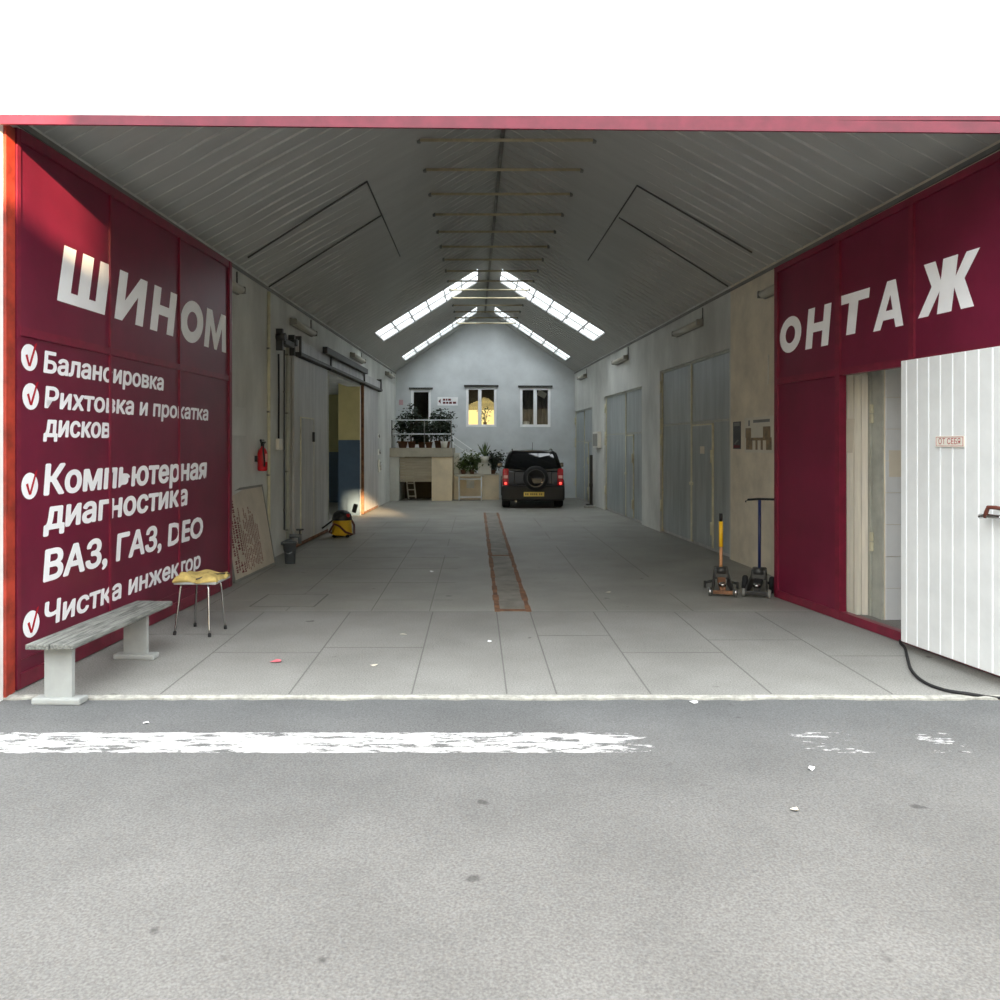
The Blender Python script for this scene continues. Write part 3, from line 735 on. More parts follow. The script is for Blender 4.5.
# pipes and cables on the left wall
def vpipe(name, label, cat, x, y0, y1, r, m, wall=WL):
    u, z1 = wall.hit(x, y0, .02); _, z0 = wall.hit(x, y1, .02); z0 = max(z0, .01); z1 = min(z1, EAVE-.1)
    o = wall.empty(name, label, cat, u, z0, r+.004)
    mb = MB(); mb.cyl((0, 0, 0), (0, 0, z1-z0), r, seg=10); mb.build('pipe', m, o)
    zz = .3
    while zz < z1-z0: mb = MB(); mb.box(-r-.012, r+.012, -r*.7, r, zz, zz+.025); mb.build('clip', 'trim_grey', o); zz += .9
    return o
vpipe('wall_pipe', 'cream vertical pipe on the left wall right beside the fire extinguisher', 'pipe', 268.5, 285, 565, .022, 'cream_edge')
vpipe('wall_pipe', 'grey cream vertical pipe at the near edge of the sliding door', 'pipe', 287, 347, 550, .026, 'gate_frame')
vpipe('wall_pipe', 'dark narrow vertical pipe between the switch box and the sliding door', 'pipe', 284.6, 350, 530, .012, 'grey_plastic')
u, z1 = WL.hit(277, 338); _, z0 = WL.hit(277.5, 438)
cb = WL.empty('control_switch', 'white switch box hanging on a black cable below the hoist motor', 'switch', u, z0-.12)
mb = MB(); mb.tube([(0, -.025, .1), (.0, -.028, (z1-z0)/2), (-.02, -.03, z1-z0-.12)], .014, 8); mb.build('cable', 'black', cb)
mb = MB(); mb.box(-.09, .09, -.06, -.002, -.06, .11, .012); mb.build('switch_box', 'white_plastic', cb)
u, z = WL.hit(236.5, 422)
mb = MB(); mb.box(-.3, .3, -.02, -.002, -.17, .19, .004)
o = mb.build('cover_plate', 'wall_grey'); o.location = WL.pos(u, z); o.rotation_euler.z = WL.rz; tag(o, 'flat grey cover plate on the left wall above the extinguisher', 'cover plate')
# wall catches past the bay
for x, y, h, lb in ((377, 436, .12, 'upper white latch on the left wall beyond the open bay'), (377.6, 452, .16, 'middle white latch on the left wall beyond the open bay'), (378.5, 466, .34, 'long lower white latch on the left wall beyond the open bay')):
    u, z = WL.hit(x, y); o = WL.empty('wall_latch', lb, 'latch', u, z)
    mb = MB(); mb.box(-.1, .1, -.03, -.002, -h/2, h/2, .006); mb.build('plate', 'white_plastic', o)
    mb = MB(); mb.cyl((.02, -.06, -h/3), (.02, -.06, h/3), .016); mb.cyl((.02, -.06, 0), (.02, -.02, 0), .012); mb.build('bolt', 'steel', o)
# valve and pipe stub above the bucket
u, z = WL.hit(287, 536)
vv = WL.empty('drain_valve', 'grey drain valve on the left wall above the grey bucket', 'valve', u, z)
mb = MB(); mb.cyl((0, -.004, 0), (0, -.2, 0), .03); mb.cyl((0, -.2, .03), (0, -.2, -.12), .028); mb.cyl((-.45, -.06, -.06), (0, -.06, -.06), .03); mb.build('pipe', 'grey_plastic', vv)
mb = MB(); mb.cyl((0, -.2, .03), (0, -.2, .1), .012); mb.cyl((0, -.2, .09), (0, -.2, .11), .06); mb.build('wheel', 'dark_metal', vv)

# room behind the open bay on the left
mb = MB()
yA = WL.pos(u_a)[1]; yB = WL.pos(u_b)[1]
mb.box(-6.6, -6.5, 12.5, 22.5, 0, .95); mb.box(-6.6, -3.6, 22.4, 22.5, 0, 1.45); mb.box(-6.6, -3.6, 12.4, 12.5, 0, 1.45); struct(mb.build('wall_bay_lower', 'blue_wall'))
mb = MB()
mb.box(-6.6, -6.5, 12.5, 15.5, .95, 3.1); mb.box(-6.6, -6.5, 17.5, 22.5, .95, 3.1); mb.box(-6.6, -6.5, 15.5, 17.5, 2.6, 3.1); mb.box(-6.6, -3.6, 22.4, 22.5, 1.45, 3.1); mb.box(-6.6, -3.6, 12.4, 12.5, 1.45, 3.1)  # unseen opening in the far wall added to let daylight in
struct(mb.build('wall_bay_upper', 'olive_wall'))
mb = MB(); mb.box(-6.6, -3.55, 12.4, 22.5, 3.1, 3.2); struct(mb.build('ceiling_bay', 'wall_grey'))
mb = MB(); mb.box(-6.6, -3.9, 12.4, 19, -.2, -.002); struct(mb.build('floor_bay', 'floor'))
yp = yB+.06
zp = at(345, 440, yp).z
mb = MB(); mb.box(-3.80, -3.56, yp, yp+.2, 0, zp); struct(mb.build('wall_pilaster_lower', 'blue_wall'))
mb = MB(); mb.box(-3.80, -3.56, yp, yp+.2, zp, 3.1); struct(mb.build('wall_pilaster_upper', 'cream_wall'))
mb = MB()
o = WL.empty('trim_6', None, None, u_b, 0); o['kind'] = 'structure'
mb.box(-.012, -.001, .0, .3, 0, zp); mb.build('reveal_lower', 'blue_wall', o); mb = MB(); mb.box(-.012, -.001, .0, .3, zp, 3.02); mb.build('reveal_upper', 'cream_wall', o)

# ---------------------------------------------------------------- wall lamps
def wall_lamp(wall, x0, y0, x1, y1, label):
    a, za = wall.hit(x0, y0, .06); b, zb = wall.hit(x1, y1, .06)
    Ln = max(.7, min(1.35, abs(b-a))); u = (a+b)/2; z = (za+zb)/2
    o = wall.empty('wall_lamp', label, 'lamp', u, z, 0, 'long fluorescent lamps high on the hall walls')
    h = Ln/2
    mb = MB(); mb.box(-h, h, -.045, -.002, -.06, .06, .012); mb.build('housing', 'lamp_body', o)
    mb = MB(); mb.loft([[(s_*(h-.02), -.045-.075*math.sin(t*math.pi/8)*(1 if abs(s_) < 1 else .55), .055*math.cos(t*math.pi/8)) for t in range(9)] for s_ in (-1, -.96, .96, 1)]); mb.build('lamp_cover', 'lamp_lens', o)
    for s_ in (-1, 1):
        mb = MB(); mb.box(s_*h-.02, s_*h+.02, -.12, -.03, -.045, .045, .01); mb.build('end_cap', 'lamp_body', o)
    mb = MB(); mb.cyl((h*.98, -.012, .05), (h*.98, -.012, EAVE-.1-z), .008, seg=6); mb.build('cable', 'dark_metal', o)
wall_lamp(WL, 293, 321, 314, 334, 'long wall lamp above the near end of the left sliding door')
wall_lamp(WL, 352, 354, 364, 362, 'wall lamp above the open bay on the left wall')
wall_lamp(WL, 387, 373, 393, 377, 'farthest wall lamp on the left wall, by the back corner')
wall_lamp(WL, 222, 281, 240, 288, 'wall lamp on the left wall half hidden by the maroon leaf')
wall_lamp(WR, 675, 334, 700, 322, 'wall lamp above the nearest grey gate on the right')
wall_lamp(WR, 614, 363, 626, 357, 'wall lamp above the middle grey gate on the right')
wall_lamp(WR, 579, 379, 585, 375, 'farthest wall lamp on the right wall, by the back corner')
wall_lamp(WR, 762, 296, 786, 282, 'wall lamp half hidden behind the right maroon leaf')

# posters, thin pipe, box, post on right wall
def rect_on(wall, x0, y0, x1, y1, off=.0):
    a, z1 = wall.hit(x0, y0, off); b, z0 = wall.hit(x1, y1, off); return a, b, z0, z1
a, b, z0, z1 = rect_on(WR, 733.5, 422, 741, 449)
o = WR.empty('poster', 'narrow dark poster on the pier beside the nearest grey gate', 'poster', a, z0); wd_, h = b-a, z1-z0
mb = MB(); mb.box(0, wd_, -.006, -.001, 0, h); mb.build('sheet', mat('dark_poster', (46, 44, 46), .4, var=.5, scale=9), o)
mb = MB(); mb.box(.03, wd_-.03, -.008, -.006, h*.84, h*.97); mb.face([(.05, -.008, h*.2), (wd_*.3, -.008, h*.16), (wd_*.8, -.008, h*.32), (wd_*.6, -.008, h*.34)]); mb.build('print', 'trim_grey', o)
mb = MB(); mb.box(.03, wd_-.03, -.008, -.006, h*.04, h*.14); mb.build('print_band', M['maroon_ink'], o)
a, b, z0, z1 = rect_on(WR, 745, 418, 774, 453)
o = WR.empty('poster', 'white poster with tan picture on the pier beside the right maroon leaf', 'poster', a, z0); wd_, h = b-a, z1-z0
mb = MB(); mb.box(0, wd_, -.006, -.001, 0, h); mb.build('sheet', mat('white_poster', (216, 210, 192), .4, var=.04), o)
mb = MB(); mb.box(wd_*.06, wd_*.94, -.008, -.006, h*.08, h*.42); mb.box(wd_*.04, wd_*.24, -.008, -.006, h*.42, h*.7); mb.box(wd_*.66, wd_*.9, -.008, -.006, h*.42, h*.72); mb.build('picture', mat('tan_picture', (150, 122, 80), .4, var=.35, scale=9), o)
mb = MB()
for u in (.3, .48, .66):
    mb = MB(); mb.box(wd_*u, wd_*(u+.1), -.0095, -.008, h*.08, h*.34); mb.build('picture_bar', 'paper', o)
mb = MB(); mb.box(wd_*.32, wd_*.88, -.008, -.006, h*.84, h*.92); mb.box(wd_*.14, wd_*.2, -.008, -.006, h*.76, h*.92); mb.build('heading_print', 'trim_grey', o)
u, z1 = WR.hit(768, 355, .02); _, z0 = WR.hit(768, 384, .02)
o = WR.empty('thin_conduit', 'thin white conduit on the pier above the white poster', 'conduit', u, z0, .014); mb = MB(); mb.cyl((0, 0, 0), (0, 0, z1-z0), .01); mb.build('conduit', 'white_plastic', o)
a, b, z0, z1 = rect_on(WR, 596.5, 432, 601.5, 448)
o = WR.empty('wall_box', 'pale electrical box between the middle and far gates', 'box', a, z0); mb = MB(); mb.box(0, b-a, -.1, -.002, 0, z1-z0, .01); mb.build('box_body', 'white_plastic', o)
mb = MB(); mb.box(.04, b-a-.04, -.108, -.1, .05, z1-z0-.05, .004); mb.build('lid', 'lamp_body', o)
p = gnd(595.5, 505)
p.x -= .12
o = thing('steel_post', 'dark steel post standing on a foot plate by the far gate', 'post', (p.x, p.y, 0))
mb = MB(); mb.box(-.04, .04, -.035, .035, .02, EYE-(455-HOR)/K*p.y, .006); mb.build('upright', 'dark_metal', o)
mb = MB(); mb.box(-.14, .12, -.13, .13, 0, .03, .004); mb.box(-.05, .1, -.07, .07, .5, .6, .01); mb.build('foot_plate', 'dark_metal', o)
mb = MB(); p2 = gnd(589, 507); mb.box(-.14, .14, -.08, .08, 0, .05, .015)
o = mb.build('floor_block', 'concrete_pale'); o.location = (p2.x-.02, p2.y-.2, 0); tag(o, 'small pale block on the floor beside the steel post', 'block')

# ---------------------------------------------------------------- back wall windows
def window(idx, Wn, split, nm):
    a, b, z0, z1 = Wn; L, H = b-a, z1-z0
    r = bpy.data.objects.new('window_%d' % idx, None); C.objects.link(r); r.location = (a-3.6, BACKY, z0); r['kind'] = 'structure'
    fr = MB(); t = .08
    fr.box(0, t, .0, .09, 0, H, .006); fr.box(L-t, L, .0, .09, 0, H, .006); fr.box(t, L-t, 0, .09, H-t, H, .006); fr.box(t, L-t, 0, .09, 0, t, .006)
    for s_ in split: fr.box(s_*L-.055, s_*L+.055, .0, .08, t, H-t, .006)
    fr.build('window_frame', 'frame_white', r)
    mb = MB(); mb.face([(t*.8, .045, t*.8), (L-t*.8, .045, t*.8), (L-t*.8, .045, H-t*.8), (t*.8, .045, H-t*.8)]); mb.build('pane', 'glass', r, normals=False)
    mb = MB(); mb.box(-.06, L+.06, -.05, .02, H+.0, H+.06); mb.build('drip_cap', 'dark_metal', r)
    return r, L, H
r1, L1, H1 = window(1, W1, [], 'door'); r2, L2, H2 = window(2, W2, [.45], ''); r3, L3, H3 = window(3, W3, [.5], '')
# rooms behind the windows
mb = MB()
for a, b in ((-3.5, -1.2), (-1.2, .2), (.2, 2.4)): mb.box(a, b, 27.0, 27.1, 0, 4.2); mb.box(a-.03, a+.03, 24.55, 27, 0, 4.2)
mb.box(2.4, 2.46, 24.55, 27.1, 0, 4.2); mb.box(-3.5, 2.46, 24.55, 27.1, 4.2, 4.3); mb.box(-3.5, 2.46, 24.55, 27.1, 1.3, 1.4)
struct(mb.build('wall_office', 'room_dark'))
def curtain(L, H, u0, u1, loc, label):
    n = 40; mb = MB(); pts = []
    for i in range(n+1):
        u = u0+(u1-u0)*i/n; pts.append((u, .22+.03*math.sin(i*1.3)))
    for i in range(n):
        mb.hexa([(pts[i][0], pts[i][1], .05), (pts[i+1][0], pts[i+1][1], .05), (pts[i+1][0], pts[i+1][1]+.008, .05), (pts[i][0], pts[i][1]+.008, .05), (pts[i][0], pts[i][1], H-.05), (pts[i+1][0], pts[i+1][1], H-.05), (pts[i+1][0], pts[i+1][1]+.008, H-.05), (pts[i][0], pts[i][1]+.008, H-.05)])
    o = mb.build('curtain', 'curtain'); o.location = loc; tag(o, label, 'curtain')
curtain(L3, H3, .02, L3-.02, r3.location+Vector((0, .06, 0)), 'grey pleated curtain hanging behind the right back window')
# blinds and glowing arch-shaped panel painting a warm reflection in the middle window
mb = MB()
for k in range(17): mb.box(.04, L2-.04, .22, .25, H2-.06-k*.038-.024, H2-.06-k*.038)
o = mb.build('window_blind', 'curtain'); o.location = r2.location+Vector((0, .06, 0)); tag(o, 'half lowered slatted blind behind the middle back window', 'blind')
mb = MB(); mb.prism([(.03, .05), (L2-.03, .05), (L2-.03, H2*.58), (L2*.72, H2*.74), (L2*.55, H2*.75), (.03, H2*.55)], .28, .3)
o = mb.build('window_screen', mat('warm_reflection_glow', (240, 214, 140), .8, emit=(255, 226, 150), estr=.7)); o.location = r2.location+Vector((0, .06, 0)); tag(o, 'pale yellow glow standing in for a reflection in the middle back window', 'screen')
# hanging sign card in right window
mb = MB(); mb.box(-.14, .14, -.006, .006, -.09, .09); o = mb.build('window_card', 'paper'); o.location = r3.location+Vector((L3*.72, .12, H3*.84)); o.rotation_euler = (0, .5, 0); tag(o, 'pale tilted card hanging inside the right back window', 'card')
mb = MB(); mb.lathe([(0, 0), (.07, 0), (.1, .03), (.1, .1), (.05, .13), (0, .13)], seg=14); o = mb.build('bowl', 'pot_white'); o.location = r3.location+Vector((.2, .14, .06)); tag(o, 'small white bowl on the sill of the right back window', 'bowl')

# ---------------------------------------------------------------- plants
def leaf_mass(mb, pts, n, spread, size, droop=.3):
    for _ in range(n):
        c = Vector(random.choice(pts))+Vector((random.gauss(0, spread), random.gauss(0, spread*.6), random.gauss(0, spread)))
        d = Vector((random.uniform(-1, 1), random.uniform(-1, 1), random.uniform(-droop-.4, .6))).normalized()
        up = Vector((random.uniform(-1, 1), random.uniform(-1, .2), random.uniform(.2, 1)))
        sdv = d.cross(up).normalized()*size*random.uniform(.22, .34); ln = d*size*random.uniform(.7, 1.3)
        nv = d.cross(sdv).normalized()*size*.08
        mb.face([c, c+ln*.35+sdv, c+ln, c+ln*.4+nv]); mb.face([c, c+ln*.4+nv, c+ln, c+ln*.35-sdv])
def plant(name, label, loc, h, w_, pot_r, pot_h, leafm='leaf', n=160, size=.09, potm='pot', stems=5, group=None, lean=0):
    r = thing(name, label, 'plant', loc, 0, group)
    mb = MB(); mb.lathe([(0, 0), (pot_r*.72, 0), (pot_r, pot_h*.9), (pot_r*1.08, pot_h*.9), (pot_r*1.08, pot_h), (pot_r*.9, pot_h), (pot_r*.85, pot_h*.85), (0, pot_h*.85)], seg=16); mb.build('pot', potm, r)
    st = MB(); tips = []
    for i in range(stems):
        a = random.uniform(0, 6.28); rr = w_*random.uniform(.2, 1); top = Vector((rr*math.cos(a)+lean, rr*.5*math.sin(a), h*random.uniform(.65, 1)))
        base = Vector((pot_r*.4*math.cos(a), pot_r*.4*math.sin(a), pot_h*.8)); mid = base.lerp(top, .5)+Vector((random.uniform(-.06, .06), 0, .05))
        st.tube([base, base.lerp(mid, .5), mid, mid.lerp(top, .5), top], .008, 5)
        for t in (.3, .45, .6, .75, .9, 1): tips.append(base.lerp(mid, t*2) if t < .5 else mid.lerp(top, t*2-1))
    st.build('stem', 'stem', r)
    mb = MB(); leaf_mass(mb, tips, n, .085, size); mb.build('foliage', leafm, r, normals=False); return r
def spiky(name, label, loc, h, pot_r, pot_h, potm, n=22, leafm='leaf2'):
    r = thing(name, label, 'plant', loc)
    mb = MB(); mb.lathe([(0, 0), (pot_r*.85, 0), (pot_r, pot_h), (pot_r*.9, pot_h), (pot_r*.85, pot_h*.85), (0, pot_h*.85)], seg=16); mb.build('pot', potm, r)
    mb = MB()
    for i in range(n):
        a = random.uniform(0, 6.28); el = random.uniform(.5, 1.45); ln = h*random.uniform(.7, 1.05); d = Vector((math.cos(a)*math.cos(el), math.sin(a)*math.cos(el)*.7, math.sin(el)))
        b = Vector((0, 0, pot_h*.85)); s_ = Vector((-math.sin(a), math.cos(a), 0))*.022; m_ = b+d*ln*.55; t = b+d*ln+Vector((0, 0, -ln*.1))
        mb.face([b-s_*.6, m_-s_, t, m_+s_, b+s_*.6])
    mb.build('foliage', leafm, r, normals=False)

q = r2.location
plant('potted_plant', 'small bare plant on the sill of the middle back window', (q.x+L2*.62, q.y+.16, q.z+.062), .62, .16, .06, .09, 'leaf2', 90, .07, 'pot', 5)
# balcony platform by the back wall
PF = 23.0
zp_t = at(400, 448, PF).z; zp_b = at(400, 457, PF).z
pxl = at(396, 448, PF).x; pxr = at(452.5, 448, PF).x
mb = MB(); mb.box(xl(PF)+.002, pxr, PF, BACKY-.005, zp_b, zp_t); struct(mb.build('floor_platform', 'slab_grey'))
xs = at(431.5, 470, PF).x
mb = MB(); mb.box(xs, pxr-.02, PF+.05, BACKY-.005, 0, zp_b-.002); struct(mb.build('wall_platform', 'warm_lit_wall'))
mb = MB(); mb.box(xl(PF)+.002, at(399, 0, PF).x, PF+.05, BACKY-.005, 0, zp_b-.002); struct(mb.build('wall_platform_pier', 'wall_grey'))
mb = MB(); zsh = at(0, 482, PF).z; xa = at(399.4, 0, PF).x
for k in range(9):
    zz = zsh+(zp_b-.01-zsh)*k/9; mb.box(xa, xs-.004, PF+.08, PF+.12, zz, zz+(zp_b-.01-zsh)/9-.004, .004)
o = mb.build('roller_shutter', 'shutter'); tag(o, 'half raised beige shutter under the platform by the back wall', 'shutter')
mb = MB(); mb.box(xa, xs, BACKY-.03, BACKY-.006, .0, zp_b-.01); struct(mb.build('wall_store', 'room_dark'))
p = Vector((at(409, 500, PF).x, PF+.35, 0))
o = thing('step_ladder', 'pale leaning ladder in the dark store under the platform', 'ladder', p, 0)
mb = MB()
for s_ in (-.11, .11):
    mb = MB(); mb.cyl((s_+.06, 0, 0), (s_-.06, .12, 1.0), .02, seg=8); mb.build('rail', 'pot_white', o)
mb = MB()
for k in range(5):
    mb = MB(); t = .12+k*.19; mb.box(-.11+.06-.12*t, .11+.06-.12*t, .12*t-.02, .12*t+.02, t-.015, t+.015); mb.build('rung', 'paper', o)
# railing
rg = thing('balcony_railing', 'thin pale railing along the plant filled platform', 'railing', (0, PF+.06, zp_t))
zr_a, zr_b = at(0, 420, PF).z-zp_t, at(0, 434, PF).z-zp_t
mb = MB()
for z in (zr_a, zr_b):
    mb = MB(); mb.cyl((xl(PF)+.03, 0, z), (pxr-.03, 0, z), .013, seg=8); mb.build('rail', 'frame_white', rg)
mb = MB()
for x in (xl(PF)+.06, (pxl+pxr)/2, pxr-.04):
    mb = MB(); mb.cyl((x, 0, 0), (x, 0, zr_a), .015, seg=8); mb.build('post', 'trim_grey', rg)
specs = [(402, .95, .18, .15, .2, 'dark leafy plant at the left end of the platform', 130), (411, 1.1, .15, .12, .2, 'tall climbing plant in front of the balcony door on the platform', 150), (421, .62, .2, .11, .18, 'low dark plant in the middle of the platform', 110), (429, .8, .2, .11, .18, 'dark leafy plant right of the balcony door', 120), (438, 1.0, .22, .13, .22, 'bushy plant under the arrow sign on the platform', 200), (446, .95, .26, .12, .2, 'wide spreading plant at the right end of the platform', 150)]
for x, h, w_, pr, ph, lb, n in specs:
    q = at(x, 448, PF+.35); plant('potted_plant', lb, (q.x, PF+.35+random.uniform(-.05, .3), zp_t), h*1.15, w_, pr, ph, 'leaf', int(n*2.6), .105, 'pot', 9, 'potted plants on the platform')
q = at(443.5, 447, PF+.2); mb = MB(); mb.lathe([(0, 0), (.08, 0), (.11, .2), (.09, .2), (.08, .17), (0, .17)], seg=14); o = mb.build('flower_pot', 'pot_white'); o.location = (q.x+.02, PF+.16, zp_t); tag(o, 'empty white flower pot at the front of the platform', 'pot')
# arrow sign on the back wall
a, b = at(437.5, 405.5, BACKY), at(458, 397, BACKY)
o = thing('arrow_sign', 'white direction sign with dark red arrow on the back wall', 'sign', (a.x, BACKY, a.z)); wd_, h = b.x-a.x, b.z-a.z
mb = MB(); mb.box(0, wd_, -.012, -.001, 0, h); mb.build('board', 'white_letter', o)
mb = MB(); mb.face([(.03, -.013, h/2), (.1, -.013, h*.8), (.1, -.013, h*.2)])
for z0, segs in ((h*.56, ((.17, .24), (.26, .31), (.33, .42))), (h*.2, ((.17, .25), (.27, .34), (.36, .45), (.48, .58)))):
    for s0, s1 in segs: mb.box(s0, s1, -.0135, -.012, z0, z0+h*.24)
mb.build('arrow_print', 'maroon_ink', o)
a = at(399, 405, BACKY); mb = MB(); mb.box(0, .13, -.01, -.001, 0, .16); o = mb.build('wall_notice', mat('pink_notice', (196, 160, 166), .7)); o.location = (a.x, BACKY, a.z); tag(o, 'small pink notice on the back wall near the left corner', 'notice')
# planter wall, steps and stair rail right of the platform
PY = 23.55
zt_ = at(0, 474, PY).z; x0, x1 = pxr+.002, at(500, 0, PY).x-.03
mb = MB(); mb.box(x0, x1, PY, BACKY-.005, 0, zt_-.03); struct(mb.build('wall_planter', 'warm_lit_wall'))
mb = MB(); mb.box(x0, x1, PY-.04, BACKY-.005, zt_-.03, zt_, .004); struct(mb.build('trim_7', 'slab_grey'))
for k, (xa_, xb_, yt) in enumerate(((452.8, 459.5, 453), (459.7, 467, 461), (467.2, 474, 468))):
    a_, b_ = at(xa_, yt, PY+.2), at(xb_, yt, PY+.2)
    mb = MB(); mb.box(max(a_.x, pxr+.004), b_.x, PY+.15, BACKY-.01, zt_+.0, a_.z, .006); o = mb.build('stair_step', 'pot_white'); tag(o, ('highest', 'middle', 'lowest')[k]+' pale masonry step beside the platform', 'step', 'steps down from the platform')
rl2 = thing('stair_handrail', 'thin diagonal handrail sloping down beside the platform steps', 'handrail', (0, PY+.35, 0))
a, b = at(452.5, 436, PY+.35), at(481, 456, PY+.35)
mb = MB(); mb.cyl((a.x, 0, a.z), (b.x, 0, b.z), .014); mb.build('upper_rail', 'frame_white', rl2)
a2, b2 = at(454, 444, PY+.35), at(478, 460, PY+.35)
mb = MB(); mb.cyl((a2.x, 0, a2.z), (b2.x, 0, b2.z), .011); mb.build('lower_rail', 'frame_white', rl2)
mb = MB(); mb.cyl((b.x, 0, zt_), (b.x, 0, b.z), .014); mb.build('post', 'frame_white', rl2); mb = MB(); mb.cyl((a.x+.03, 0, zt_+.6), (a.x+.03, 0, a.z), .014); mb.build('post', 'frame_white', rl2)
for x, h, w_, n, lb, lm in ((463.5, .45, .13, 110, 'small green plant on the ledge beside the platform steps', 'leaf2'), (472, .58, .36, 220, 'bushy olive green plant on the middle of the low ledge', 'leaf2'), (493, .62, .32, 220, 'dark bushy plant on the low ledge just left of the car', 'leaf')):
    q = at(x, 474, PY+.08); plant('potted_plant', lb, (q.x, PY+.1, zt_), h, w_, .09, .12, lm, int(n*2.2), .10, 'pot', 10, 'plants on the low ledge')
q = at(484.5, 463, PY-.1)
mb = MB(); mb.box(-.2, .2, -.13, .13, 0, q.z-zt_, .01); o = mb.build('plinth_box', 'pot_white'); o.location = (q.x, PY+.16, zt_); tag(o, 'white box under the spiky plant on the low ledge', 'box')
spiky('spiky_plant', 'spiky upright plant in a white pot above the low ledge', (q.x, PY+.16, q.z), .55, .17, .2, 'pot_white')
# little tube table in front of the ledge
ty = PY-.32
a, b = at(458.5, 497.5, ty), at(482, 474, ty)
tb = thing('tube_table', 'pale tube framed table with striped top before the low ledge', 'table', ((a.x+b.x)/2, ty, 0)); hw = (b.x-a.x)/2; th = EYE-(475-HOR)/K*ty
mb = MB(); mb.box(-hw-.1, hw+.05, -.2, .22, th-.035, th, .006); mb.build('table_top', 'slab_grey', tb)
for sx in (-1, 1):
    for sy in (-1, 1):
        mb = MB(); mb.cyl((sx*(hw-.02), sy*.17, 0), (sx*(hw-.02), sy*.17, th-.035), .017, seg=10); mb.build('leg', 'frame_white', tb)
mb = MB()
for sy in (-1, 1):
    for z in (.1, th-.12): mb = MB(); mb.cyl((-hw+.02, sy*.17, z), (hw-.02, sy*.17, z), .013); mb.build('stretcher', 'frame_white', tb)
mb = MB(); mb.box(-.1, .12, -.19, -.176, th-.38, th-.14, .004); mb.build('hanging_board', 'slab_grey', tb)

# ---------------------------------------------------------------- car
CX, CY = at(533.2, 0, 20.25).x, 20.25
car = thing('car', 'black off-road car seen from behind with spare wheel on the tailgate', 'car', (CX, CY, 0))
def ring(y, hw, z0, z1, tuck=.06, crown=.03):
    p = [(-hw+tuck, z0), (-hw, z0+.12), (-hw-.0, (z0+z1)/2+.05), (-hw+.03, z1-.07), (-hw+.09, z1), (0, z1+crown), (hw-.09, z1), (hw-.03, z1-.07), (hw, (z0+z1)/2+.05), (hw, z0+.12), (hw-.06 if tuck == .06 else hw-tuck, z0), (0, z0)]
    return [(x, y, z) for x, z in p]
mb = MB(); mb.loft([ring(.13, .77, .42, .94), ring(.18, .80, .34, .98), ring(.5, .82, .30, 1.0), ring(1.2, .82, .28, 1.0), ring(2.3, .82, .28, .99), ring(2.8, .80, .30, .95), ring(3.25, .77, .32, .90), ring(3.45, .70, .36, .82)])
body = mb.build('body', 'car_black', car)
def cab(y, hwb, hwt, zt): return [(x, y, z) for x, z in [(-hwb, .96), (-hwb+.02, 1.05), (-hwt-.03, zt-.07), (-hwt+.07, zt-.005), (0, zt+.015), (hwt-.07, zt-.005), (hwt+.03, zt-.07), (hwb-.02, 1.05), (hwb, .96), (0, .96)]]
def cabp(y, zt, k):   # interpolate towards the belt line
    r = cab(y, .765, .60, 1.51); return [(x, yy, min(z, zt) if z > 1.0 else z) for x, yy, z in r]
mb = MB()
rb = [(x, .16 if z < 1.1 else (.36 if z > 1.4 else .16), z) for x, y, z in cab(0, .77, .60, 1.49)]
mb.loft([rb, cab(.56, .775, .615, 1.51), cab(1.4, .775, .62, 1.515), [(x, 1.75 if z > 1.2 else 2.35, z) for x, y, z in cab(0, .765, .60, 1.49)], [(x*.97, 2.45, .96+(z-.96)*.03) for x, y, z in cab(0, .76, .60, 1.49)]])
mb.build('cabin', 'car_black', car)
mb = MB(); g = lambda x, z: (x, .150+max(0, z-1.05)*.50-.02, z)
mb.face([g(-.64, 1.03), g(.64, 1.03), g(.625, 1.14), g(.53, 1.405), g(.42, 1.43), g(-.42, 1.43), g(-.53, 1.405), g(-.625, 1.14)]); mb.build('rear_window', 'car_glass', car, normals=False)
for sx in (-1, 1):
    for y0, y1, y2, y3 in ((.42, .95, .95, .5), (1.02, 2.1, 1.75, 1.02)):
        mb = MB(); xb, xt = sx*.772, sx*.655
        mb.face([(xb, y0, 1.05), (xb, y1, 1.05), (xt, y2, 1.40), (xt, y3, 1.40)]); mb.build('side_window', 'car_glass', car)
mb = MB(); mb.box(-.82, .82, .0, .3, .20, .60, .05); mb.build('rear_bumper', mat('dark_bumper', (20, 20, 21), .45), car)
mb = MB(); mb.box(-.76, .76, 3.3, 3.56, .34, .58, .06); mb.build('front_bumper', M['dark_metal'], car)
mb = MB(); mb.box(-.5, .5, .12, .145, .62, .97, .02); mb.build('tailgate_panel', 'car_black', car)
def wheel(name, parent, c, axis, r, wdt):
    q = Matrix.Translation(Vector(c)) @ (Matrix.Rotation(math.pi/2, 4, 'Y') if axis == 'x' else Matrix.Rotation(math.pi/2, 4, 'X')); h = wdt/2
    mb = MB(); mb.lathe([(r*.62, -h), (r*.93, -h), (r, -h*.6), (r, h*.6), (r*.93, h), (r*.62, h)], seg=28, mtx=q); o = mb.build('tyre' if name == 'wheel' else name, 'rubber', parent)
    mb = MB(); mb.lathe([(0, -h*.75), (r*.63, -h*.9), (r*.63, h*.9), (0, h*.75)], seg=20, mtx=q); mb.build('rim', 'dark_metal', o); return o
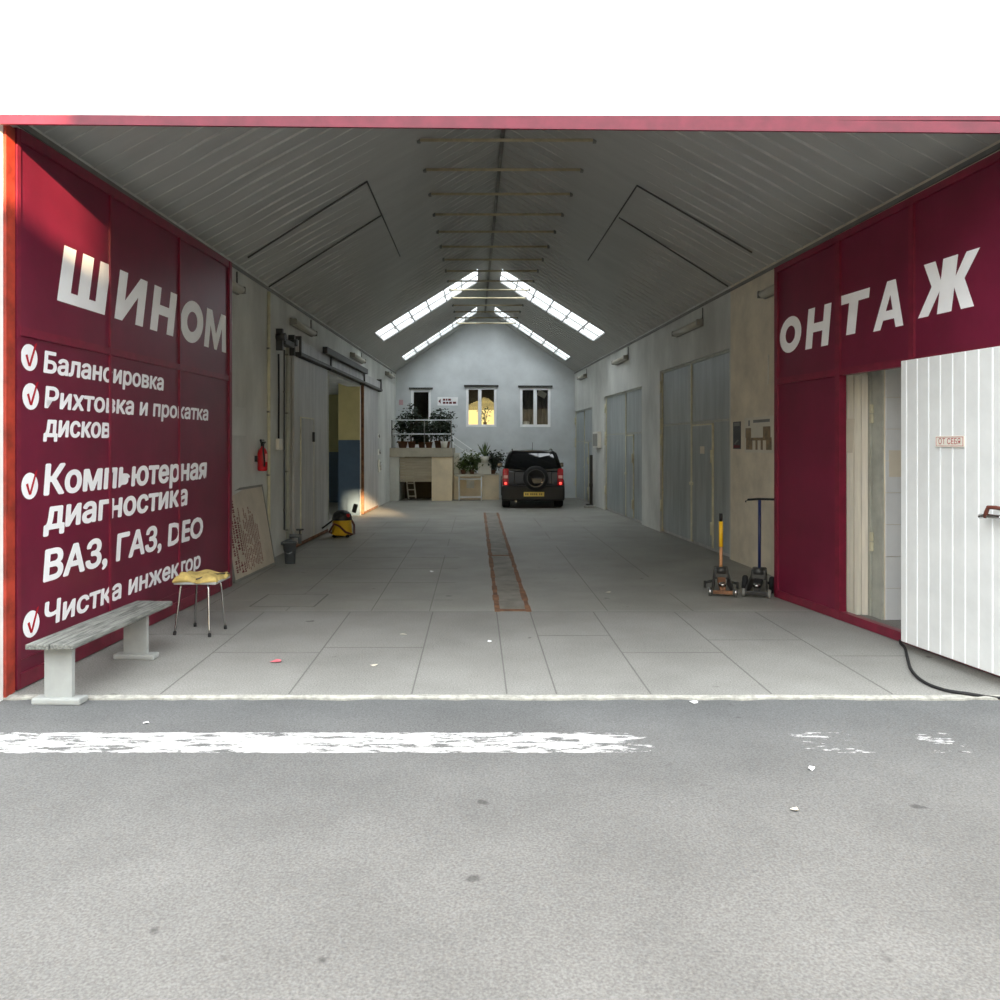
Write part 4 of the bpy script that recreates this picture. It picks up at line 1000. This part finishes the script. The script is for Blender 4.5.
for sx in (-1, 1):
    for y in (.56, 2.85): wheel('wheel', car, (sx*.70, y, .335), 'x', .335, .22)
    mb = MB()
    for y in (.56, 2.85):
        mb.loft([[(sx*(.80+(.035 if rr == .40 else .02)), y+rr*math.cos(t), .335+rr*math.sin(t)) for rr in (.345, .40)]+[(sx*.74, y+.40*math.cos(t), .335+.40*math.sin(t)), (sx*.74, y+.345*math.cos(t), .335+.345*math.sin(t))] for t in [math.pi*i/14 for i in range(15)]])
    mb.build('wheel_arch', 'black', car)
    # lamps
    la = MB(); la.box(sx*.64, sx*.79, .085, .2, .53, 1.03, .03); ls = la.build('tail_lamp', 'red_lens', car)
    mb = MB(); mb.lathe([(0, 0), (.038, 0), (.034, .012), (0, .018)], seg=14, mtx=Matrix.Translation((sx*.715, .085, .65)) @ Matrix.Rotation(math.pi/2, 4, 'X')); mb.build('lamp_glint', 'glint_lens', ls)
    mb = MB(); mb.box(sx*.66, sx*.77, .078, .09, .78, .86, .01); mb.build('reverse_lens', 'pink_label', ls)
    mm = MB(); mm.box(sx*.79, sx*.95, 1.98, 2.06, 1.02, 1.15, .03); mm.cyl((sx*.74, 2.0, 1.03), (sx*.82, 2.0, 1.05), .02); mi = mm.build('wing_mirror', 'black', car)
    mb = MB(); mb.box(sx*.81, sx*.93, 1.972, 1.978, 1.04, 1.13); mb.build('mirror_glass', 'car_glass', mi)
    mb = MB(); mb.tube([(sx*.53, .62, 1.505), (sx*.53, .68, 1.53), (sx*.53, 1.0, 1.54), (sx*.53, 1.5, 1.53), (sx*.53, 1.56, 1.50)], .013, 8); mb.build('roof_rail', 'black', car)
SW = MB(); q = Matrix.Translation((.07, .125, .785)) @ Matrix.Rotation(math.pi/2, 4, 'X')
SW.lathe([(.20, .0), (.305, .0), (.325, .03), (.325, .15), (.305, .185), (.22, .19), (.205, .18)], seg=36, mtx=q); sp = SW.build('spare_tyre', 'rubber', car)
mb = MB(); mb.lathe([(0, .165), (.10, .17), (.19, .178), (.225, .192), (.235, .188)], seg=36, mtx=q); mb.build('wheel_cover', 'car_black', sp)
mb = MB(); mb.lathe([(.222, .192), (.23, .197), (.24, .192)], seg=36, mtx=q); mb.build('cover_ring', 'dark_metal', sp)
mb = MB(); mb.box(-.245, .285, -.006, .004, .315, .43, .004); npl = mb.build('number_plate', 'plate_yellow', car)
mb = MB()
for a_ in (-.19, -.14, -.06, -.01, .04, .09, .17, .22): mb.box(a_-.016, a_+.016, -.0075, -.006, .346, .398)
mb.build('plate_characters', mat('faded_plate_ink', (120, 104, 60), .6), npl)
mb = MB(); mb.box(-.45, .5, .095, .12, .575, .615, .01); mb.build('tailgate_trim', 'black', car)
mb = MB(); mb.cyl((.0, .55, 1.52), (.0, .48, 1.72), .008, .005, 8); mb.build('antenna', 'black', car)
mb = MB(); mb.cyl((-.45, -.03, .19), (-.45, .25, .19), .03); mb.build('exhaust_pipe', 'steel', car)

# ---------------------------------------------------------------- inspection channel in the floor
ch = thing('floor_channel', 'long rusty steel channel sunk along the middle of the floor', 'channel', (0, 0, 0))
def cx(xa, Y): return xa-.031*(Y-5.15)
Y0, Y1 = 7.72, 19.0
mb = MB()
for xa in (.055, .365):
    n = 40
    for i in range(n):
        a, b = Y0+(Y1-Y0)*i/n, Y0+(Y1-Y0)*(i+1)/n; wj = random.uniform(.018, .035)
        mb.hexa([(cx(xa, a)-wj, a, -.02), (cx(xa, a)+wj, a, -.02), (cx(xa, b)+wj, b, -.02), (cx(xa, b)-wj, b, -.02), (cx(xa, a)-wj, a, .004), (cx(xa, a)+wj, a, .004), (cx(xa, b)+wj, b, .004), (cx(xa, b)-wj, b, .004)])
for Y in (7.74, 11.6): mb.hexa([(cx(.055, Y), Y, -.02), (cx(.365, Y), Y, -.02), (cx(.365, Y), Y+.09, -.02), (cx(.055, Y), Y+.09, -.02), (cx(.055, Y), Y, .005), (cx(.365, Y), Y, .005), (cx(.365, Y), Y+.09, .005), (cx(.055, Y), Y+.09, .005)])
mb.build('edge_rail', 'rust', ch)
mb = MB(); a, b = Y0, Y1
mb.hexa([(cx(.08, a), a, -.02), (cx(.34, a), a, -.02), (cx(.34, b), b, -.02), (cx(.08, b), b, -.02), (cx(.08, a), a, .002), (cx(.34, a), a, .002), (cx(.34, b), b, .002), (cx(.08, b), b, .002)])
mb.build('cover_plate', mat('worn_cover_plate', (138, 134, 124), .7, var=.2, scale=4), ch)

# ---------------------------------------------------------------- bench
A, B = Vector((-2.855, 4.93)), Vector((-2.80, 6.33)); d = (B-A)
bn = thing('bench', 'low weathered grey wooden bench in front of the left maroon leaf', 'bench', (A.x, A.y, 0), math.atan2(d.y, d.x)-math.pi/2)
bl = d.length
mb = MB(); mb.box(-.152, -.002, 0, bl, .352, .388, .008); mb.box(.002, .152, .01, bl-.01, .352, .388, .008); mb.build('seat', 'wood_grey', bn)
for y, zb_ in ((.12, -.02), (1.10, 0)):
    mb = MB(); mb.box(-.092, .092, y-.018, y+.018, zb_+.04, .352, .004); lg = mb.build('leg', 'leg_grey', bn)
    mb = MB(); mb.box(-.16, .16, y-.05, y+.05, zb_, zb_+.042, .012); mb.build('foot', 'leg_grey', lg)
mb = MB(); mb.box(-.02, .02, .14, 1.08, .30, .352); mb.build('stretcher', 'leg_grey', bn)

# ---------------------------------------------------------------- stool
p = Vector((-2.63, 6.9)); st = thing('stool', 'stool with yellow cloth seat and thin metal legs beside the bench', 'stool', (p.x, p.y, 0), .0)
mb = MB(); mb.box(-.185, .185, -.18, .18, .445, .468, .008); mb.build('seat', 'leg_grey', st)
bm_ = MB(); N = 22
grid = [[None]*(N+1) for _ in range(N+1)]
for i in range(N+1):
    for k in range(N+1):
        a, b = -1+2*i/N, -1+2*k/N
        x, y = .185*a, .185*b; rr = max(abs(a), abs(b))
        z = .508+.014*math.sin(5*a+2*b)+.010*math.sin(7*b-3*a)-(.03 if rr > .93 else 0)+(.02 if abs(b+.2-.3*a) < .12 and a < .3 else 0)
        grid[i][k] = bm_.bm.verts.new((x*(1+.04*math.sin(4*b)), y*(1+.05*math.sin(5*a)), z))
for i in range(N):
    for k in range(N):
        f = bm_.bm.faces.new((grid[i][k], grid[i+1][k], grid[i+1][k+1], grid[i][k+1])); f.smooth = True
ret = bmesh.ops.extrude_face_region(bm_.bm, geom=list(bm_.bm.faces))
for v in [g for g in ret['geom'] if isinstance(g, bmesh.types.BMVert)]: v.co.z = .466
bm_.build('cloth', 'cloth', st)
mb = MB(); mb.tube([(.02, -.2, .497), (.1, -.06, .515), (.16, .05, .505), (.19, .15, .49)], .006, 6); mb.build('strap', 'dark_metal', st)
for fx, fy in ((174.5, 635), (195, 626.5), (209.5, 637), (225.5, 629)):
    q = gnd(fx, fy); lx, ly = q.x-p.x, q.y-p.y
    mb = MB(); mb.tube([(lx*.72, ly*.7, .455), (lx*.8, ly*.8, .40), (lx*.96, ly*.96, .06), (lx, ly, .018)], .0095, 8); lg = mb.build('leg', 'steel', st)
    mb = MB(); mb.cyl((lx, ly, .0), (lx*.985, ly*.985, .03), .014, seg=10); mb.build('rubber_foot', 'rubber', lg)

# ---------------------------------------------------------------- leaning sign board
b0, b1 = gnd(238, 582), gnd(275.5, 564); dv = Vector((b1.x-b0.x, b1.y-b0.y)); bl = dv.length
zt_ = 1.12; Xb = -3.09
lean = math.atan2(.19, zt_)
sb = thing('sign_board', 'cream sign board printed in dark red leaning against the left wall', 'sign', (b0.x-.005, b0.y-.1, 0), math.atan2(dv.y, dv.x)); bl += .1
rot = Matrix.Rotation(-lean, 4, 'X')
def leanb(mb): bmesh.ops.transform(mb.bm, matrix=rot, verts=mb.bm.verts[:]); return mb
mb = MB(); mb.box(.02, bl-.02, 0, .015, .02, zt_-.02); leanb(mb).build('panel', 'board', sb)
mb = MB(); mb.box(0, bl, -.008, .02, 0, .03); mb.box(0, bl, -.008, .02, zt_-.03, zt_); mb.box(0, .025, -.008, .02, 0, zt_); mb.box(bl-.025, bl, -.008, .02, 0, zt_); leanb(mb).build('frame', 'trim_grey', sb)
mb = MB(); u = .12
cols = [(.06, .9), (.05, .8), (.07, .95), (.05, .7)]+[(.028, random.uniform(.5, .85)) for _ in range(11)]
for wd_, hh in cols:
    if u+wd_ > bl-.06: break
    z = .07+random.uniform(0, .05)
    while z < hh*zt_:
        gh = wd_*random.uniform(.45, .95); c_ = random.random()
        if c_ < .88:
            mb.box(u, u+wd_, -.002, 0, z, z+gh*.35)
            if c_ < .6: mb.box(u, u+wd_, -.002, 0, z+gh*.65, z+gh)
            mb.box(u+wd_*.35, u+wd_*.65, -.002, 0, z, z+gh)
        z += gh+wd_*.22
    u += wd_+.03
leanb(mb).build('print', 'maroon_ink', sb)

# ---------------------------------------------------------------- fire extinguisher
u, z0 = WL.hit(262.5, 471, .1); _, z1 = WL.hit(261.5, 447, .1)
fe = WL.empty('fire_extinguisher', 'red fire extinguisher hanging on the left wall above the leaning board', 'fire extinguisher', u, z0, .1); h = z1-z0
r = .066
mb = MB(); mb.lathe([(0, 0), (r*.85, 0), (r, .02), (r, h-.09), (r*.8, h-.04), (r*.35, h-.005), (r*.35, h+.01), (0, h+.01)], seg=24); mb.build('cylinder', 'red_paint', fe)
mb = MB(); mb.cyl((0, 0, h+.01), (0, 0, h+.06), .024); mb.box(-.03, .09, -.02, .02, h+.05, h+.075, .006); mb.box(-.09, .05, -.012, .012, h+.085, h+.1, .004); mb.cyl((-.06, 0, h+.06), (-.08, 0, h+.1), .012); mb.build('valve', 'black', fe)
mb = MB(); mb.tube([(.04, -.01, h+.05), (-.1, -.04, h+.03), (-.13, -.05, h-.06), (-.1, -.06, h-.2), (-.085, -.05, h-.26)], .012, 8); mb.build('hose', 'black', fe)
mb = MB(); mb.loft([[(1.012*r*math.cos(t), 1.012*r*math.sin(t), z) for t in [math.radians(-130+10*i) for i in range(9)]]+[(r*.9*math.cos(t), r*.9*math.sin(t), z) for t in [math.radians(-50-10*i) for i in range(9)]] for z in (h*.38, h*.72)]); mb.build('label', 'pink_label', fe)
mb = MB(); mb.box(-.03, .03, r*.9, .098, h-.2, h-.12); mb.build('bracket', 'dark_metal', fe)

# ---------------------------------------------------------------- bucket below the valve
q = gnd(290, 563.5); bk = thing('bucket', 'dark grey plastic bucket on the floor by the sliding door', 'bucket', q)
mb = MB(); mb.lathe([(0, .005), (.068, 0), (.086, .29), (.094, .29), (.094, .305), (.08, .305), (.064, .02), (0, .02)], seg=22); mb.build('pail', 'grey_plastic', bk)
mb = MB(); mb.tube([(.09*math.cos(t), .0-.02, .29-.1*math.sin(t)) if False else (.09*math.cos(t), -.092*abs(math.sin(t))-.005, .28-.13*math.sin(t)) for t in [math.pi*i/12 for i in range(13)]], .004, 6); mb.build('handle', 'steel', bk)

# ---------------------------------------------------------------- yellow vacuum cleaner
q = gnd(342, 536.5); vc = thing('vacuum_cleaner', 'yellow and black workshop vacuum cleaner near the open bay', 'vacuum cleaner', q)
mb = MB(); mb.lathe([(0, .03), (.17, .03), (.185, .06), (.165, .29), (.17, .3), (0, .3)], seg=26); mb.build('tank', 'yellow', vc)
mb = MB(); mb.lathe([(.175, .3), (.178, .34), (.15, .42), (.09, .47), (0, .48)], seg=26); mb.build('motor_head', 'black', vc)
mb = MB(); mb.box(.02, .1, -.03, .03, .46, .62, .02, Matrix.Translation((.04, 0, .0)) @ Matrix.Rotation(.25, 4, 'Y')); mb.build('carry_handle', 'black', vc)
mb = MB(); mb.box(.1, .16, -.12, -.06, .36, .42, .012); mb.build('switch', 'red_paint', vc)
mb = MB(); mb.tube([(-.17, -.05, .06), (-.2, -.13, .1), (-.1, -.2, .25), (.0, -.19, .2), (.1, -.18, .1), (.2, -.1, .05), (.22, 0, .05), (.2, .1, .2), (.1, .14, .36)], .02, 8); mb.build('hose', 'hose_red', vc)
mb = MB(); mb.cyl((-.33, -.1, .16), (.02, -.19, .42), .017); mb.build('wand', 'black', vc)
for i in range(4):
    a = math.pi/4+i*math.pi/2; mb = MB(); mb.lathe([(0, 0), (.03, .0), (.034, .03), (.02, .05), (0, .05)], seg=12, mtx=Matrix.Translation((.17*math.cos(a), .17*math.sin(a), 0))); mb.build('castor', 'rubber', vc)

# ---------------------------------------------------------------- floor jacks
def jack(loc, rz, label, fm, sm, hm, grip, hl, tbar=False):
    j = thing('floor_jack', label, 'jack', loc, rz); j.scale = (.72, 1, 1)
    for s_ in (-1, 1):
        mb = MB(); mb.hexa([(s_*.155-.012, -.04, .03), (s_*.155+.012, -.04, .03), (s_*.10+.012, .55, .04), (s_*.10-.012, .55, .04), (s_*.155-.012, -.04, .09), (s_*.155+.012, -.04, .09), (s_*.10+.012, .55, .2), (s_*.10-.012, .55, .2)]); mb.build('side_plate', sm, j)
        mb = MB(); mb.lathe([(.0, -.022), (.045, -.022), (.048, 0), (.045, .022), (0, .022)], seg=18, mtx=Matrix.Translation((s_*.185, 0, .048)) @ Matrix.Rotation(math.pi/2, 4, 'Y')); mb.build('front_wheel', 'steel' if not tbar else 'trim_grey', j)
        mb = MB(); mb.lathe([(.0, -.018), (.042, -.018), (.042, .018), (0, .018)], seg=16, mtx=Matrix.Translation((s_*.25, .5, .042)) @ Matrix.Rotation(math.pi/2, 4, 'Y')); mb.cyl((s_*.10, .5, .09), (s_*.25, .5, .06), .016); mb.build('rear_castor', 'dark_metal', j)
    mb = MB(); mb.cyl((-.18, 0, .048), (.18, 0, .048), .016); mb.box(-.15, .15, -.03, .0, .03, .07, .005); mb.build('axle', fm, j)
    mb = MB(); mb.hexa([(-.045, .02, .06), (.045, .02, .06), (.07, .5, .12), (-.07, .5, .12), (-.045, .02, .10), (.045, .02, .10), (.07, .5, .18), (-.07, .5, .18)]); mb.build('lift_arm', fm, j)
    mb = MB(); mb.lathe([(0, .1), (.05, .1), (.06, .13), (.05, .14), (0, .135)], cx=0, cy=.06, seg=16); mb.build('saddle', 'steel', j)
    mb = MB(); mb.box(-.11, .11, .34, .58, .13, .25, .02); mb.cyl((-.075, .36, .23), (.075, .36, .23), .04); mb.build('pump_block', sm, j)
    base = Vector((0, .5, .2)); top = Vector((0, .54, hl))
    if tbar:
        mb = MB(); mb.cyl(base, top, .024); mb.build('handle', hm, j)
        mb = MB(); mb.tube([(-.21, top.y-.03, hl-.02), (-.18, top.y, hl+.0), (0, top.y, hl+.012), (.18, top.y, hl+.01), (.23, top.y, hl+.01)], .013, 8); mb.build('grip_bar', grip, j)
        for s_ in (-1, 1):
            mb = MB(); mb.lathe([(0, -.04), (.075, -.04), (.09, -.02), (.09, .02), (.075, .04), (0, .04)], seg=20, mtx=Matrix.Translation((s_*.2, .35, .12-.03)) @ Matrix.Rotation(math.pi/2, 4, 'Y')); mb.build('rear_wheel', 'rubber', j)
    else:
        m1, m2 = base.lerp(top, .42), base.lerp(top, .86)
        mb = MB(); mb.cyl(base, m1, .027); mb.build('handle', 'peach', j)
        mb = MB(); mb.cyl(m1, m2, .033); mb.build('handle_sleeve', hm, j)
        mb = MB(); mb.cyl(m2, top, .028); mb.build('grip', grip, j)
    return j
q = gnd(724, 597.5); jack((q.x, q.y+.05, 0), -.24, 'floor jack with yellow handle standing on the floor by the right wall', 'rust', 'dark_metal', 'yellow_paint', 'black', .86)
q = gnd(758, 598.5); jack((q.x, q.y+.05, 0), -.38, 'floor jack with dark blue T handle next to the right maroon leaf', 'black', 'dark_metal', 'blue_paint', 'black', 1.02, True)

# ---------------------------------------------------------------- cable and litter on the ground
mb = MB(); pts = [gnd(x, y, .012) for x, y in ((900, 641), (905, 648), (908, 660), (912, 671), (924, 682), (945, 690), (970, 694))]+[gnd(x, y, -.008) for x, y in ((985, 696.5), (1005, 698.5), (1040, 699))]
pts = [pts[0]+Vector((.3, .5, 0))]+pts
fine = []
for i in range(len(pts)-1):
    p0, p1, p2, p3 = pts[max(0, i-1)], pts[i], pts[i+1], pts[min(len(pts)-1, i+2)]
    for t in (0, .25, .5, .75): fine.append(.5*((2*p1)+(p2-p0)*t+(2*p0-5*p1+4*p2-p3)*t*t+(3*p1-p0-3*p2+p3)*t**3))
fine.append(pts[-1]); mb.tube(fine, .011, 8)
tag(mb.build('power_cable', 'rubber'), 'black cable snaking over the threshold from under the white door', 'cable')
litter = [(277, 662, 'pink', .05, 'pink paper scrap on the slabs in front of the stool'), (608, 593, 'paper', .035, 'cream leaf scrap on the floor left of the yellow jack'), (694, 703, 'white_letter', .03, 'white scrap on the asphalt just outside the threshold'), (812, 770, 'white_letter', .025, 'white scrap on the asphalt below the worn line remnant'), (146, 724, 'white_letter', .022, 'white scrap between the bench and the painted line'), (795, 811, 'paper', .02, 'pale pebble on the asphalt, farther towards the viewer'), (432, 572, 'white_letter', .03, 'white scrap left of the rusty channel'), (403, 635, 'paper', .03, 'pale scrap near the front of the slabs left of centre'), (374, 666, 'paper', .028, 'pale crumb on the front slabs'), (490, 642, 'white_letter', .025, 'white scrap on the slabs below the channel end')]
for x, y, m_, s_, lb in litter:
    z = 0 if y < 694 else -.02
    q = gnd(x, y, z); mb = MB(); n = 7; ang = [2*math.pi*i/n for i in range(n)]
    r_ = [(s_*random.uniform(.6, 1.1)) for _ in range(n)]
    mb.bm.faces.new([mb.bm.verts.new((r_[i]*math.cos(ang[i]), r_[i]*.7*math.sin(ang[i]), .003+random.uniform(0, .012))) for i in range(n)])
    bm2 = bmesh.ops.extrude_face_region(mb.bm, geom=mb.bm.faces[:])
    for v in [g for g in bm2['geom'] if isinstance(g, bmesh.types.BMVert)]: v.co.z -= .003
    for v in mb.bm.verts: v.co.z = max(v.co.z, 0)
    o = mb.build('paper_scrap' if m_ != 'paper' else 'dry_leaf', m_); o.location = (q.x, q.y, z+.001); tag(o, lb, 'scrap', 'small scraps on the ground')

# ---------------------------------------------------------------- building across the yard (behind the viewer) that shades the forecourt
OY = -14
mb = wall_mesh(60, 8.0, .12, [(33.1, 33.88, 7.17, 8.1), (37.73, 39.1, 6.6, 7.1)], 0, 6.5)  # unseen parapet, openings shaped to let through the sun patches
o = mb.build('wall_yard_sun_mask', 'building'); o.location = (-30, OY-.12, 0); struct(o)
mb = MB(); mb.box(-30, 30, OY-4, OY, -.02, 6.5); struct(mb.build('wall_yard_building', 'building'))
